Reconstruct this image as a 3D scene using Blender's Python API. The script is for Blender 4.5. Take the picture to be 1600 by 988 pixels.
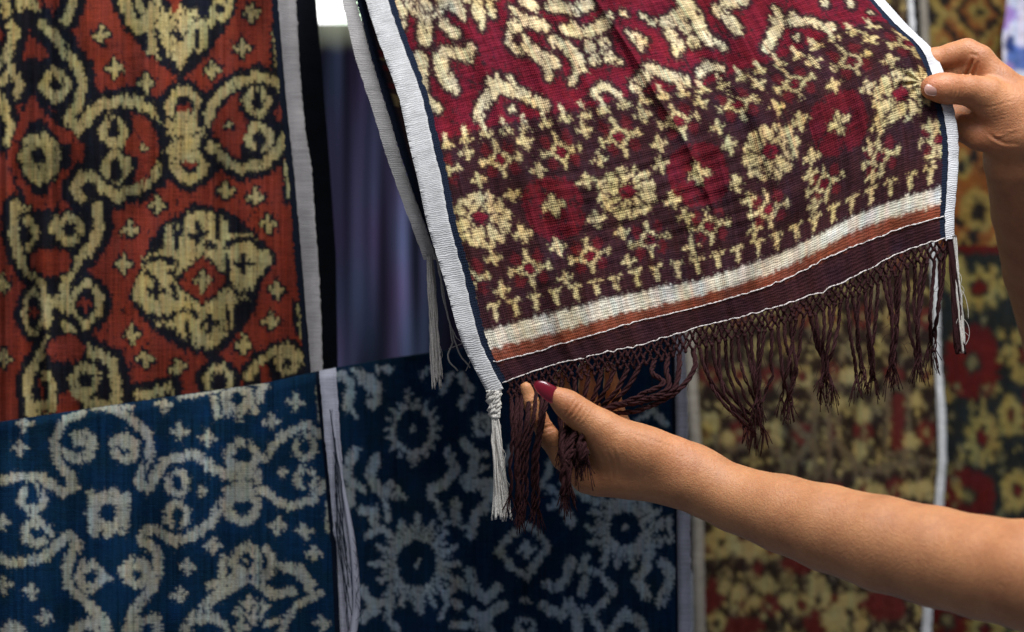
import bpy, math, random
import numpy as np

C = bpy.context.scene
for o in list(bpy.data.objects): bpy.data.objects.remove(o, do_unlink=True)
COL = C.collection

# ---------------------------------------------------------------- camera, world, lamps, exposure
EYE = 1.35
KPX = .72 / 1600                                              # a 50 mm lens: metres per photo pixel per metre of depth
cam_d = bpy.data.cameras.new('camera'); cam = bpy.data.objects.new('camera', cam_d); COL.objects.link(cam)
cam.location = (0, 0, EYE); cam.rotation_euler = (math.radians(90), 0, 0)
cam_d.lens = 50; cam_d.sensor_width = 36; cam_d.clip_start = .05; cam_d.clip_end = 200
cam_d.dof.use_dof = True; cam_d.dof.focus_distance = 1.185; cam_d.dof.aperture_fstop = 3.7
C.camera = cam
world = bpy.data.worlds.new('World'); C.world = world; world.use_nodes = True
bg = world.node_tree.nodes['Background']
bg.inputs['Color'].default_value = (.62, .72, .92, 1); bg.inputs['Strength'].default_value = .12
def area(name, loc, target, size, power, color):
    d = bpy.data.lights.new(name, 'AREA'); d.shape = 'RECTANGLE'; d.size, d.size_y = size; d.energy = power; d.color = color
    o = bpy.data.objects.new(name, d); COL.objects.link(o); o.location = loc
    from mathutils import Vector
    o.rotation_euler = (Vector(target) - Vector(loc)).to_track_quat('-Z', 'Y').to_euler()
    return o
area('skylight_above', (.34, .66, 2.45), (.02, 1.2, 1.3), (1.1, .6), 28.5, (.93, .97, 1.0))
area('fill_left', (-1.3, -.5, 2.0), (.1, 1.3, 1.3), (1.2, 1.2), 2.6, (.95, .97, 1.0))  # weak unseen fill lamp, added at front left
C.view_settings.view_transform = 'Standard'; C.view_settings.look = 'None'
C.view_settings.exposure = 0.2; C.view_settings.gamma = 1.0; C.view_settings.use_curve_mapping = False
# ---------------------------------------------------------------- woven patterns (numpy rasters in cloth units)
class Pat:
    """Colour-label raster of one cloth; 1 cell = one design unit (about half a millimetre)."""
    def __init__(s, x0, y0, x1, y1, base=0):
        s.x0, s.y0, s.w, s.h = int(x0), int(y0), int(x1 - x0), int(y1 - y0)
        s.a = np.full((s.h, s.w), base, np.uint8)
        s.tf = lambda p: p
        s.k = 1.0; s.wf = 1.0; s.hf = 1.0; s.rp = 2.0
    def frame(s, ox, oy, k):
        s.tf = lambda p: np.asarray(p, float) * k + np.array([ox, oy]); s.k = k
    def win(s, lo, hi):
        xa, ya = max(0, int(lo[0] - s.x0)), max(0, int(lo[1] - s.y0))
        xb, yb = min(s.w, int(hi[0] - s.x0) + 2), min(s.h, int(hi[1] - s.y0) + 2)
        if xa >= xb or ya >= yb: return None
        X, Y = np.meshgrid(np.arange(xa, xb) + s.x0 + .5, np.arange(ya, yb) + s.y0 + .5)
        return (slice(ya, yb), slice(xa, xb)), X, Y
    def S(s, c, pts, w, halo=0, hc=1):                       # stroke
        p = s.tf(pts); r = w * s.k * s.wf / 2
        if halo: s._stroke(hc, p, r + halo * s.k * s.hf)
        s._stroke(c, p, r)
    def _stroke(s, c, p, r):
        q = s.win(p.min(0) - r - 1, p.max(0) + r + 1)
        if q is None: return
        sl, X, Y = q
        d = np.full(X.shape, 1e9)
        for (ax, ay), (bx, by) in zip(p[:-1], p[1:]):
            vx, vy = bx - ax, by - ay
            t = np.clip(((X - ax) * vx + (Y - ay) * vy) / (vx * vx + vy * vy + 1e-9), 0, 1)
            d = np.minimum(d, np.hypot(X - ax - t * vx, Y - ay - t * vy))
        s.a[sl][d < r] = c
    def E(s, c, x, y, rx, ry=None, rot=0, inner=0, p=2.0):    # ellipse or ring (inner = hole fraction)
        ry = rx if ry is None else ry
        o = s.tf([(x, y)])[0]; rx, ry = rx * s.k, ry * s.k
        m = max(rx, ry) + 1
        q = s.win(o - m, o + m)
        if q is None: return
        sl, X, Y = q
        dx, dy = X - o[0], Y - o[1]
        cr, sr = math.cos(math.radians(rot)), math.sin(math.radians(rot))
        u, v = (dx * cr + dy * sr) / rx, (-dx * sr + dy * cr) / ry
        f = (np.abs(u) ** p + np.abs(v) ** p) ** (1 / p)
        s.a[sl][(f < 1) & (f >= inner)] = c
    def ring(s, c, x, y, rx, ry, w, halo=0, hc=1, core=None):
        w = w * s.wf
        if halo: s.E(hc, x, y, rx + w / 2 + halo * s.hf, ry + w / 2 + halo * s.hf, p=s.rp)
        s.E(c, x, y, rx + w / 2, ry + w / 2, p=s.rp)
        s.E(hc if core is None else core, x, y, max(rx - w / 2, 1), max(ry - w / 2, 1), p=s.rp)
    def G(s, c, pts):                                         # filled polygon
        p = s.tf(pts)
        q = s.win(p.min(0), p.max(0))
        if q is None: return
        sl, X, Y = q
        ins = np.zeros(X.shape, bool)
        n = len(p)
        for i in range(n):
            (ax, ay), (bx, by) = p[i], p[(i + 1) % n]
            if ay == by: continue
            cnd = ((ay > Y) != (by > Y)) & (X < (bx - ax) * (Y - ay) / (by - ay) + ax)
            ins ^= cnd
        s.a[sl][ins] = c
    def X(s, c, x, y, r, w, halo=0, hc=1, rot=0):             # little cross
        a, b = math.cos(math.radians(rot)) * r, math.sin(math.radians(rot)) * r
        for cc, ww in (((hc, w + 2 * halo),) if halo else ()) + ((c, w),):
            s.S(cc, [(x - a, y - b), (x + a, y + b)], ww); s.S(cc, [(x + b, y - a), (x - b, y + a)], ww)

def _smooth_noise(rng, h, w, sy, sx):
    """value noise, h x w, with correlation lengths sy, sx"""
    gy, gx = int(h / sy) + 3, int(w / sx) + 3
    g = rng.standard_normal((gy, gx))
    y = np.arange(h) / sy; x = np.arange(w) / sx
    yi, xi = y.astype(int), x.astype(int)
    fy, fx = (y - yi)[:, None], (x - xi)[None, :]
    fy = fy * fy * (3 - 2 * fy); fx = fx * fx * (3 - 2 * fx)
    return (g[yi][:, xi] * (1 - fy) + g[yi + 1][:, xi] * fy) * (1 - fx) + (g[yi][:, xi + 1] * (1 - fy) + g[yi + 1][:, xi + 1] * fy) * fx

def ikat(pat, pal, cell=(5, 5), jit=(1.2, 3.0), seed=0, streak=.10, weft=.06, speck=.10, mott=.08, soft=1, shear=0.0, grain=.10, tint=.10, holes=0.0):
    """tie-dye look: stepped cells, feathered ends along the threads, streaky dye; returns linear rgb h x w x 3"""
    rng = np.random.default_rng(seed)
    H, W = pat.a.shape
    X, Y = np.meshgrid(np.arange(W), np.arange(H))
    Ys = Y + shear * X                                        # follow the weave's own slope
    xc = (X // cell[0]).astype(int)
    yc = (np.floor(Ys / cell[1])).astype(int); yc -= yc.min()
    nx, ny = xc.max() + 2, yc.max() + 2
    jy = rng.standard_normal((int(ny * cell[1] / 26) + 3, nx)) * jit[1]
    jx = rng.standard_normal((ny, int(nx * cell[0] / 26) + 3)) * jit[0]
    yq = yc * cell[1] + cell[1] * .5 - shear * X + (np.floor(shear * 0))
    yq = yq + (Ys.min() // cell[1]) * cell[1] if Ys.min() < 0 else yq
    sx = xc * cell[0] + cell[0] * .5 + jx[yc, (X // 26).astype(int)]
    sy = .35 * Y + .65 * yq + jy[np.clip((yc * cell[1] / 26).astype(int), 0, jy.shape[0] - 1), xc]
    th = rng.standard_normal((H // 2 + 2, W // 2 + 2))        # single threads slipping
    sy = sy + th[Y // 2, X // 2] * jit[1] * .32
    sx = sx + th[::-1][Y // 2, X // 2] * jit[0] * .4
    lab = pat.a[np.clip(sy, 0, H - 1).astype(int), np.clip(sx, 0, W - 1).astype(int)]
    if holes:                                                 # resist that did not hold: dark threads let into the pale figures
        hn = _smooth_noise(rng, H, W, 5.0, 1.6) + .8 * _smooth_noise(rng, H, W, 12, 9)
        lab = np.where((hn > holes) & ((lab == 0) | (lab == 7)), 1, lab)
        hn = _smooth_noise(rng, H, W, 4.0, 2.2) + .8 * _smooth_noise(rng, H, W, 14, 12)
        lab = np.where((hn > holes * 1.15) & ((lab == 2) | (lab == 6) | (lab == 5)), 1, lab)
    pal = np.asarray(pal, float)
    rgb = pal[lab]
    # dye bleeding: single threads carry the neighbouring colour
    sp = rng.random((H, W)) < speck
    sh = lab[(Y + rng.integers(-7, 8, (H, W))) % H, (X + rng.integers(-4, 5, (H, W))) % W]
    rgb = np.where(sp[..., None], .45 * rgb + .55 * pal[sh], rgb)
    for _ in range(soft):
        r = rgb.copy()
        r[1:-1] = .5 * rgb[1:-1] + .25 * (rgb[:-2] + rgb[2:])
        rgb = r.copy(); rgb[:, 1:-1] = .5 * r[:, 1:-1] + .25 * (r[:, :-2] + r[:, 2:])
    f = 1 + streak * _smooth_noise(rng, H, W, 70, 2.2) + weft * _smooth_noise(rng, H, W, 1.7, 30) + mott * _smooth_noise(rng, H, W, 45, 45) + grain * rng.standard_normal((H, W)) + grain * _smooth_noise(rng, H, W, 1.3, 9)
    rgb = rgb * np.clip(f, .45, 1.8)[..., None]
    hue = _smooth_noise(rng, H, W, 110, 3.0)[..., None]
    rgb = rgb * (1 + hue * np.array([.05, -.03, -.04]))
    tn = _smooth_noise(rng, H, W, 26, 22)[..., None] + .5 * _smooth_noise(rng, H, W, 8, 5)[..., None]
    rgb = rgb * (1 + tint * tn * np.array([.25, -.15, -1.0]))
    return np.clip(rgb, .002, .95)

def pat_orange():
    P = Pat(-60, -60, 520, 720, 2)                            # 0 cream 1 black 2 orange red 3 deep red
    k = .3442; P.frame(0, 0, k); P.wf = .86; P.hf = 1.4; P.rp = 1.5
    K, B, O = 0, 1, 2
    # --- upper medallion, cut by the photo's top
    P.G(B, [(470, -150), (500, 10), (560, 130), (680, 255), (820, 365), (940, 262), (1005, 165), (1075, 60), (1090, -150)])
    P.S(K, [(550, -40), (585, 70), (635, 125), (690, 70), (705, 10)], 62)
    P.S(K, [(630, 10), (640, 50)], 40)
    P.E(K, 812, 150, 82, 120); P.G(K, [(745, 190), (880, 190), (822, 325)])
    P.S(K, [(690, 110), (690, 225), (715, 250)], 38); P.S(K, [(925, 100), (925, 200), (900, 225)], 38)
    P.S(B, [(655, 10), (700, 5)], 20); P.S(B, [(715, 150), (722, 250)], 14); P.S(B, [(890, 110), (893, 215)], 16)
    P.S(K, [(745, 60), (720, 120)], 36); P.S(K, [(880, 60), (905, 110)], 40)
    P.X(B, 805, 158, 34, 26); P.G(O, [(745, -30), (840, -30), (795, 65)])
    P.S(B, [(760, 60), (800, 95), (850, 40)], 12)
    P.ring(K, 1000, 45, 40, 45, 34); P.S(K, [(960, 60), (960, 110)], 28); P.S(K, [(1040, -40), (1045, 20)], 30)
    P.S(B, [(600, 30), (640, 90)], 14); P.S(B, [(860, 60), (900, 80)], 16)
    # --- left column, upper half
    P.S(K, [(105, -140), (120, 0)], 190, 34); P.G(B, [(95, 30), (145, 30), (145, 130), (95, 130)])
    P.E(O, 215, 5, 45, 35); P.S(B, [(190, -30), (200, 30), (240, 40)], 18)
    P.S(K, [(330, -40), (325, 40), (300, 95), (262, 122)], 44, 30)
    P.S(B, [(205, 100), (250, 130)], 26)
    P.E(B, 145, 250, 140, 190)
    P.E(O, 145, 205, 88, 72); P.G(B, [(60, 260), (90, 245), (110, 272), (140, 250), (180, 270), (235, 250), (235, 370), (60, 370)])
    P.S(K, [(190, 110), (255, 175), (310, 245), (358, 310), (372, 400), (352, 478), (310, 535), (345, 592), (385, 565), (410, 520), (455, 480), (600, 455), (690, 505), (738, 565), (742, 620)], 54, 32)
    P.S(K, [(40, 110), (70, 150), (45, 225), (15, 295), (-20, 350)], 50, 30)
    P.S(K, [(20, -20), (30, 60)], 46, 20)
    P.G(B, [(60, 300), (230, 300), (190, 470), (100, 470)])
    P.ring(K, 252, 385, 52, 58, 52, 22); P.S(K, [(252, 320), (205, 360)], 44); P.S(B, [(240, 355), (262, 395), (288, 370)], 26)
    P.ring(K, 50, 385, 42, 58, 44, 22); P.S(K, [(50, 300), (60, 340)], 36)
    P.S(K, [(5, 440), (25, 520), (58, 580), (30, 640)], 46, 28)
    # --- flower in a lozenge
    P.G(B, [(150, 395), (210, 470), (300, 600), (470, 690), (330, 800), (260, 960), (180, 1010), (90, 900), (20, 720), (80, 520)])
    P.G(O, [(150, 425), (205, 520), (330, 620), (440, 690), (345, 760), (290, 890), (200, 1000), (120, 900), (25, 730), (80, 560)])
    P.E(B, 180, 715, 112, 178, p=1.5); P.S(B, [(300, 680), (300, 740)], 60)
    P.E(K, 182, 715, 84, 110, p=2.6)
    for a in range(0, 360, 45):
        P.E(K, 182 + 76 * math.cos(math.radians(a)), 715 + 98 * math.sin(math.radians(a)), 22, 26)
    P.E(B, 176, 708, 36, 40); P.S(B, [(176, 590), (176, 620)], 14); P.S(B, [(95, 640), (120, 660)], 14)
    P.E(O, -10, 160, 25, 40); P.E(O, 0, 1000, 30, 60)
    # --- left loop
    P.E(B, 580, 690, 200, 180, p=2.6)
    P.S(K, [(745, 700), (712, 790), (640, 850), (525, 893), (470, 860), (425, 805), (372, 800), (340, 860), (395, 925), (430, 990)], 52, 30)
    P.G(B, [(400, 690), (450, 560), (600, 510), (720, 600), (730, 720), (680, 800), (560, 840), (470, 800)])
    P.ring(K, 515, 600, 50, 58, 44); P.S(B, [(515, 530), (515, 580)], 46); P.S(K, [(490, 650), (545, 650)], 30)
    P.ring(K, 527, 758, 50, 62, 46); P.E(B, 527, 785, 27, 45); P.S(K, [(515, 690), (535, 690)], 26)
    P.G(O, [(590, 520), (640, 518), (700, 590), (722, 650), (712, 730), (655, 832), (608, 832), (628, 730), (570, 690), (570, 645), (608, 590)])
    P.X(K, 650, 665, 14, 12, 10)
    P.S(K, [(520, 525), (500, 545)], 14)
    # --- figure eight
    P.ring(K, 832, 485, 68, 72, 52, 28); P.E(B, 838, 500, 50, 46); P.E(O, 835, 505, 33, 26)
    P.ring(K, 860, 738, 74, 76, 54, 28); P.E(O, 858, 730, 36, 32)
    P.G(B, [(735, 520), (955, 520), (955, 710), (735, 710)])
    P.S(K, [(845, 570), (855, 670)], 150)
    P.S(K, [(770, 560), (775, 600)], 46); P.S(K, [(775, 690), (790, 660)], 46); P.S(K, [(925, 570), (915, 640)], 40)
    P.S(B, [(762, 632), (830, 622)], 20); P.S(B, [(868, 610), (920, 606)], 16); P.S(B, [(745, 590), (775, 585)], 20); P.S(B, [(760, 665), (780, 660)], 16)
    # --- right loop
    P.E(B, 1120, 560, 185, 200, p=2.4); P.G(B, [(1180, 330), (1300, 330), (1310, 700), (1200, 760)])
    P.S(K, [(945, 540), (965, 475), (1010, 425), (1062, 382), (1180, 345), (1235, 362), (1285, 400)], 48, 24)
    P.S(K, [(955, 665), (1020, 728), (1092, 772), (1200, 745), (1262, 680), (1300, 615)], 48, 24)
    P.G(B, [(985, 570), (1060, 430), (1180, 395), (1290, 420), (1290, 600), (1190, 700), (1090, 720), (1010, 660)])
    P.G(O, [(1085, 415), (1050, 440), (975, 540), (965, 610), (1030, 680), (1085, 722), (1100, 640), (1125, 560), (1082, 500)])
    P.X(K, 1040, 572, 14, 12, 12)
    P.ring(K, 1168, 462, 50, 54, 42); P.S(B, [(1168, 400), (1168, 440)], 40); P.S(K, [(1168, 398), (1168, 405)], 18)
    P.ring(K, 1178, 625, 52, 56, 44); P.S(B, [(1175, 650), (1180, 690)], 36); P.S(K, [(1190, 680), (1190, 685)], 18)
    P.G(O, [(1285, 470), (1240, 520), (1285, 545)])
    # --- right hand margin
    for pts in ([(1225, 100), (1300, 100), (1300, 340), (1225, 310)], [(1275, 720), (1340, 720), (1350, 930), (1285, 930)], [(1318, 1360), (1400, 1360), (1410, 1540), (1340, 1530)], [(1330, 1060), (1370, 1060), (1380, 1210), (1335, 1210)], [(1230, -80), (1260, -80), (1260, 0), (1225, 0)]):
        P.G(B, pts)
    P.S(K, [(1245, 150), (1262, 300)], 24); P.S(K, [(1300, 735), (1312, 880)], 26); P.S(K, [(1358, 1385), (1370, 1520)], 28)
    # --- big medallion
    y = 930
    P.G(B, [(880, y - 15), (1000, y + 15), (1135, y + 95), (1265, y + 240), (1190, y + 345), (1160, y + 490), (1065, y + 610), (965, y + 705), (845, y + 665), (735, y + 605), (650, y + 530), (575, y + 420), (640, y + 275), (680, y + 165), (755, y + 70)])
    P.G(K, [(890, y + 20), (1020, y + 66), (1040, y + 130), (1140, y + 130), (1240, y + 240), (1165, y + 335), (1125, y + 420), (1060, y + 440), (1055, y + 560), (960, y + 658), (862, y + 632), (800, y + 560), (715, y + 545), (650, y + 470), (590, y + 412), (640, y + 300), (650, y + 240), (745, y + 205), (750, y + 95), (830, y + 60)])
    for x, yy in ((900, 132), (1105, 268), (713, 392), (950, 540)):
        P.X(B, x, y + yy, 36, 34)
    P.E(B, 920, y + 342, 128, 118, p=1.15); P.E(O, 920, y + 342, 108, 100, p=1.15); P.X(K, 920, y + 342, 36, 26, 12)
    for st in ([(792, 90), (800, 200)], [(985, 60), (992, 150)], [(1030, 190), (1060, 160), (1130, 150), (1200, 205)], [(1045, 365), (1085, 412), (1165, 378)], [(655, 262), (700, 240), (800, 262)], [(672, 500), (745, 528), (830, 478)], [(848, 545), (862, 632)], [(1030, 470), (1042, 570)], [(830, 60), (815, 140)], [(940, 180), (975, 190)], [(1030, 230), (1040, 330)], [(770, 300), (830, 330)], [(870, 480), (890, 500)], [(1130, 440), (1080, 460)], [(650, 300), (700, 330)], [(780, 360), (800, 420)]):
        P.S(B, [(a, b + y) for a, b in st], 30)
    # --- left column, lower half
    P.G(B, [(60, 950), (430, 950), (480, 1080), (420, 1200), (250, 1230), (120, 1180), (70, 1050)])
    P.S(K, [(440, 940), (452, 1030), (420, 1115), (345, 1195), (295, 1275), (290, 1370)], 54, 30)
    P.ring(K, 312, 1040, 52, 56, 52, 16); P.S(K, [(270, 1000), (240, 1040)], 40); P.E(B, 315, 1040, 32, 36)
    P.S(K, [(70, 930), (60, 1060), (85, 1165), (140, 1240), (190, 1300)], 52, 26)
    P.S(K, [(120, 990), (165, 1060), (130, 1120)], 34, 8)
    P.S(K, [(90, 940), (130, 940)], 20)
    P.E(B, 230, 1185, 110, 85); P.E(O, 232, 1190, 90, 64); P.S(B, [(180, 1130), (290, 1130)], 24)
    P.S(B, [(250, 1330), (250, 1520)], 70)
    P.ring(K, 392, 1380, 64, 92, 46, 28); P.E(B, 388, 1380, 48, 72); P.X(O, 386, 1380, 26, 22)
    P.ring(K, 152, 1420, 40, 98, 32, 26); P.E(B, 156, 1420, 30, 82); P.X(O, 156, 1418, 20, 18)
    P.S(K, [(190, 1290), (212, 1380), (222, 1540)], 40); P.S(K, [(210, 1372), (310, 1372)], 64); P.S(K, [(295, 1280), (300, 1480)], 50)
    P.S(K, [(300, 1480), (335, 1545), (420, 1595), (510, 1640), (530, 1740), (525, 1830)], 54, 28)
    P.S(K, [(222, 1540), (190, 1600), (150, 1660), (122, 1740), (140, 1880)], 44, 26)
    P.E(B, 300, 1580, 100, 70); P.E(O, 300, 1585, 86, 62)
    P.G(B, [(190, 1640), (360, 1640), (470, 1700), (470, 1880), (200, 1880)])
    P.G(O, [(255, 1790), (350, 1770), (360, 1900), (260, 1900)])
    P.ring(K, 385, 1722, 56, 58, 50, 10); P.E(B, 390, 1725, 36, 36); P.S(K, [(340, 1780), (400, 1830), (500, 1850)], 52)
    P.S(K, [(205, 1700), (235, 1740), (240, 1840)], 40, 10); P.S(K, [(160, 1850), (240, 1850)], 50)
    P.S(B, [(150, 1790), (190, 1800)], 30)
    # --- bottom edge motifs
    P.S(K, [(620, 1795), (700, 1780), (775, 1762)], 44, 28)
    P.ring(K, 990, 1725, 56, 58, 42, 26); P.E(B, 990, 1735, 40, 50)
    P.G(B, [(1100, 1700), (1200, 1600), (1410, 1560), (1410, 1800), (1150, 1800)])
    P.S(K, [(1125, 1705), (1190, 1625), (1310, 1578), (1385, 1640)], 44, 20); P.ring(K, 1300, 1650, 40, 40, 36); P.S(O, [(1200, 1680), (1210, 1760)], 50)
    # --- scattered crosses
    for x, yy in ((460, 160), (520, 310), (665, 375), (965, 320), (1100, 220), (1140, 60), (1025, 868), (1160, 900), (715, 935), (590, 1040), (560, 1200), (600, 1520), (660, 1632), (805, 1668), (1105, 1570), (1228, 1460), (1256, 1318), (1220, 1015), (8, 1285), (15, 1628)):
        P.X(K, x, yy, 30, 24, 15)
    for yy in (60, 250, 640, 820, 1120, 1330, 1500, 1720):
        P.X(K, -100, yy, 30, 24, 15)
    return P

def pat_blue():
    P = Pat(-80, 540, 530, 1080, 1)                           # 0 grey cream 1 indigo
    P.frame(0, 600, .3928); P.wf = .92; P.rp = 1.65
    S, E, ring, X = P.S, P.E, P.ring, P.X
    def loopy(pts, w=40): S(0, pts, w)
    loopy([(-60, 400), (0, 388), (60, 368), (165, 368), (205, 408), (255, 435), (298, 405), (270, 355), (228, 310), (215, 225), (255, 150), (330, 105)], 38)
    loopy([(300, 205), (345, 200), (372, 240), (345, 290), (295, 300), (262, 270)], 40); E(0, 315, 235, 30, 28); E(1, 322, 258, 20, 14)
    loopy([(375, 92), (430, 80), (520, 88)], 30); loopy([(440, 98), (525, 140), (590, 200), (595, 280), (562, 345), (552, 390), (588, 412), (622, 365), (655, 305), (720, 290), (775, 278), (830, 325), (885, 362)], 38)
    loopy([(450, 235), (500, 205), (540, 235), (535, 290), (490, 305), (455, 270)], 36); E(0, 500, 245, 22, 20)
    E(0, 430, 510, 82, 80, p=3.2); E(1, 432, 510, 32, 34, p=4)
    for a, b in ((365, 440), (450, 430), (500, 450), (370, 590), (430, 595), (490, 580)): E(0, a, b, 20, 20)
    ring(0, 130, 455, 45, 48, 34); S(1, [(128, 400), (128, 440)], 34); S(0, [(130, 490), (130, 520)], 26)
    ring(0, 148, 592, 48, 46, 34); S(0, [(95, 600), (100, 620)], 30); S(0, [(145, 540), (145, 560)], 40)
    loopy([(-60, 690), (0, 690), (45, 715), (175, 692), (230, 640), (272, 602), (312, 640), (282, 682), (265, 740), (272, 800), (340, 868), (420, 945), (440, 1060)], 40)
    ring(0, 362, 765, 45, 45, 36); S(0, [(330, 705), (345, 740)], 36); S(0, [(400, 760), (430, 775)], 30); S(0, [(340, 820), (375, 815)], 30)
    ring(0, 706, 395, 40, 42, 32); S(1, [(690, 350), (700, 385)], 26); S(0, [(700, 350), (700, 358)], 18); S(0, [(735, 385), (755, 375)], 26)
    ring(0, 706, 525, 42, 48, 32); S(1, [(700, 560), (705, 590)], 30); S(0, [(690, 470), (720, 470)], 18)
    loopy([(888, 468), (835, 558), (780, 592), (700, 628), (645, 592), (592, 570), (560, 615), (620, 665), (628, 755), (590, 830), (530, 900), (505, 990)], 40)
    loopy([(485, 755), (530, 700), (575, 715), (590, 760), (555, 800), (510, 785)], 40); E(0, 535, 745, 32, 30); E(1, 545, 760, 20, 22)
    ring(0, 965, 285, 58, 56, 38); ring(0, 965, 492, 58, 56, 38)
    S(0, [(965, 350), (965, 430)], 92); S(1, [(915, 392), (1000, 380)], 8); S(0, [(905, 345), (915, 370)], 36); S(0, [(905, 420), (915, 440)], 34); S(0, [(1025, 350), (1025, 430)], 30)
    loopy([(1052, 300), (1085, 250), (1130, 200), (1220, 160), (1272, 200)], 34); loopy([(1050, 420), (1095, 462), (1140, 488), (1245, 465), (1292, 395)], 34)
    ring(0, 1215, 250, 38, 44, 30); S(0, [(1210, 200), (1215, 215)], 22); S(1, [(1205, 210), (1210, 240)], 26)
    ring(0, 1215, 375, 38, 42, 30); S(1, [(1215, 400), (1220, 425)], 26)
    S(0, [(1300, 470), (1302, 590)], 16); S(0, [(1268, 20), (1276, 150)], 20)
    # top medallion hanging over the fold
    ring(0, 945, 58, 48, 52, 42); S(0, [(945, 95), (952, 140)], 36); S(0, [(850, 50), (862, 125)], 30); S(0, [(895, 90), (905, 120)], 30); S(0, [(1040, -10), (1035, 60)], 36); S(0, [(1000, 80), (1015, 110)], 34)
    S(0, [(715, 45), (790, 35), (880, 10)], 26); S(0, [(985, -30), (1060, 0)], 26); S(0, [(870, 125), (875, 130)], 16)
    # bottom medallion
    ring(0, 980, 705, 50, 56, 40); E(0, 980, 705, 10); S(0, [(890, 690), (885, 760)], 32); S(0, [(925, 690), (930, 720)], 22)
    S(0, [(735, 975), (790, 905), (850, 850), (900, 820), (970, 780)], 46); S(0, [(830, 800), (890, 790), (930, 770)], 36)
    S(0, [(1060, 655), (1085, 700), (1075, 740)], 34); S(0, [(1030, 780), (1100, 730), (1185, 735), (1235, 800)], 48); S(0, [(1000, 770), (1080, 840), (1160, 825)], 44)
    S(1, [(1090, 740), (1150, 760)], 16); S(1, [(1060, 800), (1120, 810)], 12); S(0, [(1240, 860), (1280, 825)], 22)
    S(0, [(1230, 800), (1240, 850), (1180, 880), (1150, 930), (1120, 988)], 30); S(0, [(1060, 960), (1130, 930)], 26)
    for a, b in ((990, 868), (1042, 890), (958, 912), (1010, 930), (960, 970)): X(0, a, b, 22, 22)
    S(0, [(800, 940), (850, 930), (890, 960), (890, 1000)], 40); E(1, 880, 980, 15)
    S(0, [(290, 985), (340, 950), (400, 950)], 40); ring(0, 350, 1000, 40, 40, 30); S(0, [(540, 975), (560, 935), (620, 930), (635, 1000)], 36); E(0, 50, 975, 50, 30)
    for a, b in ((655, 82), (80, 255), (715, 190), (828, 212), (1080, 150), (1176, 70), (805, 425), (1126, 350), (850, 640), (746, 726), (716, 840), (125, 826), (180, 930), (1105, 566), (1210, 585), (1250, 675), (1280, 950), (95, 157), (12, 550), (15, 800)):
        r = 26 if a not in (805, 1126) else 15
        X(0, a, b, r, 22 if r > 20 else 16)
    for a, b in ((-120, 200), (-140, 480), (-130, 900), (300, 1120), (700, 1090), (900, 1120), (1150, 1100), (80, 1110)): X(0, a, b, 28, 24)
    return P

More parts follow.
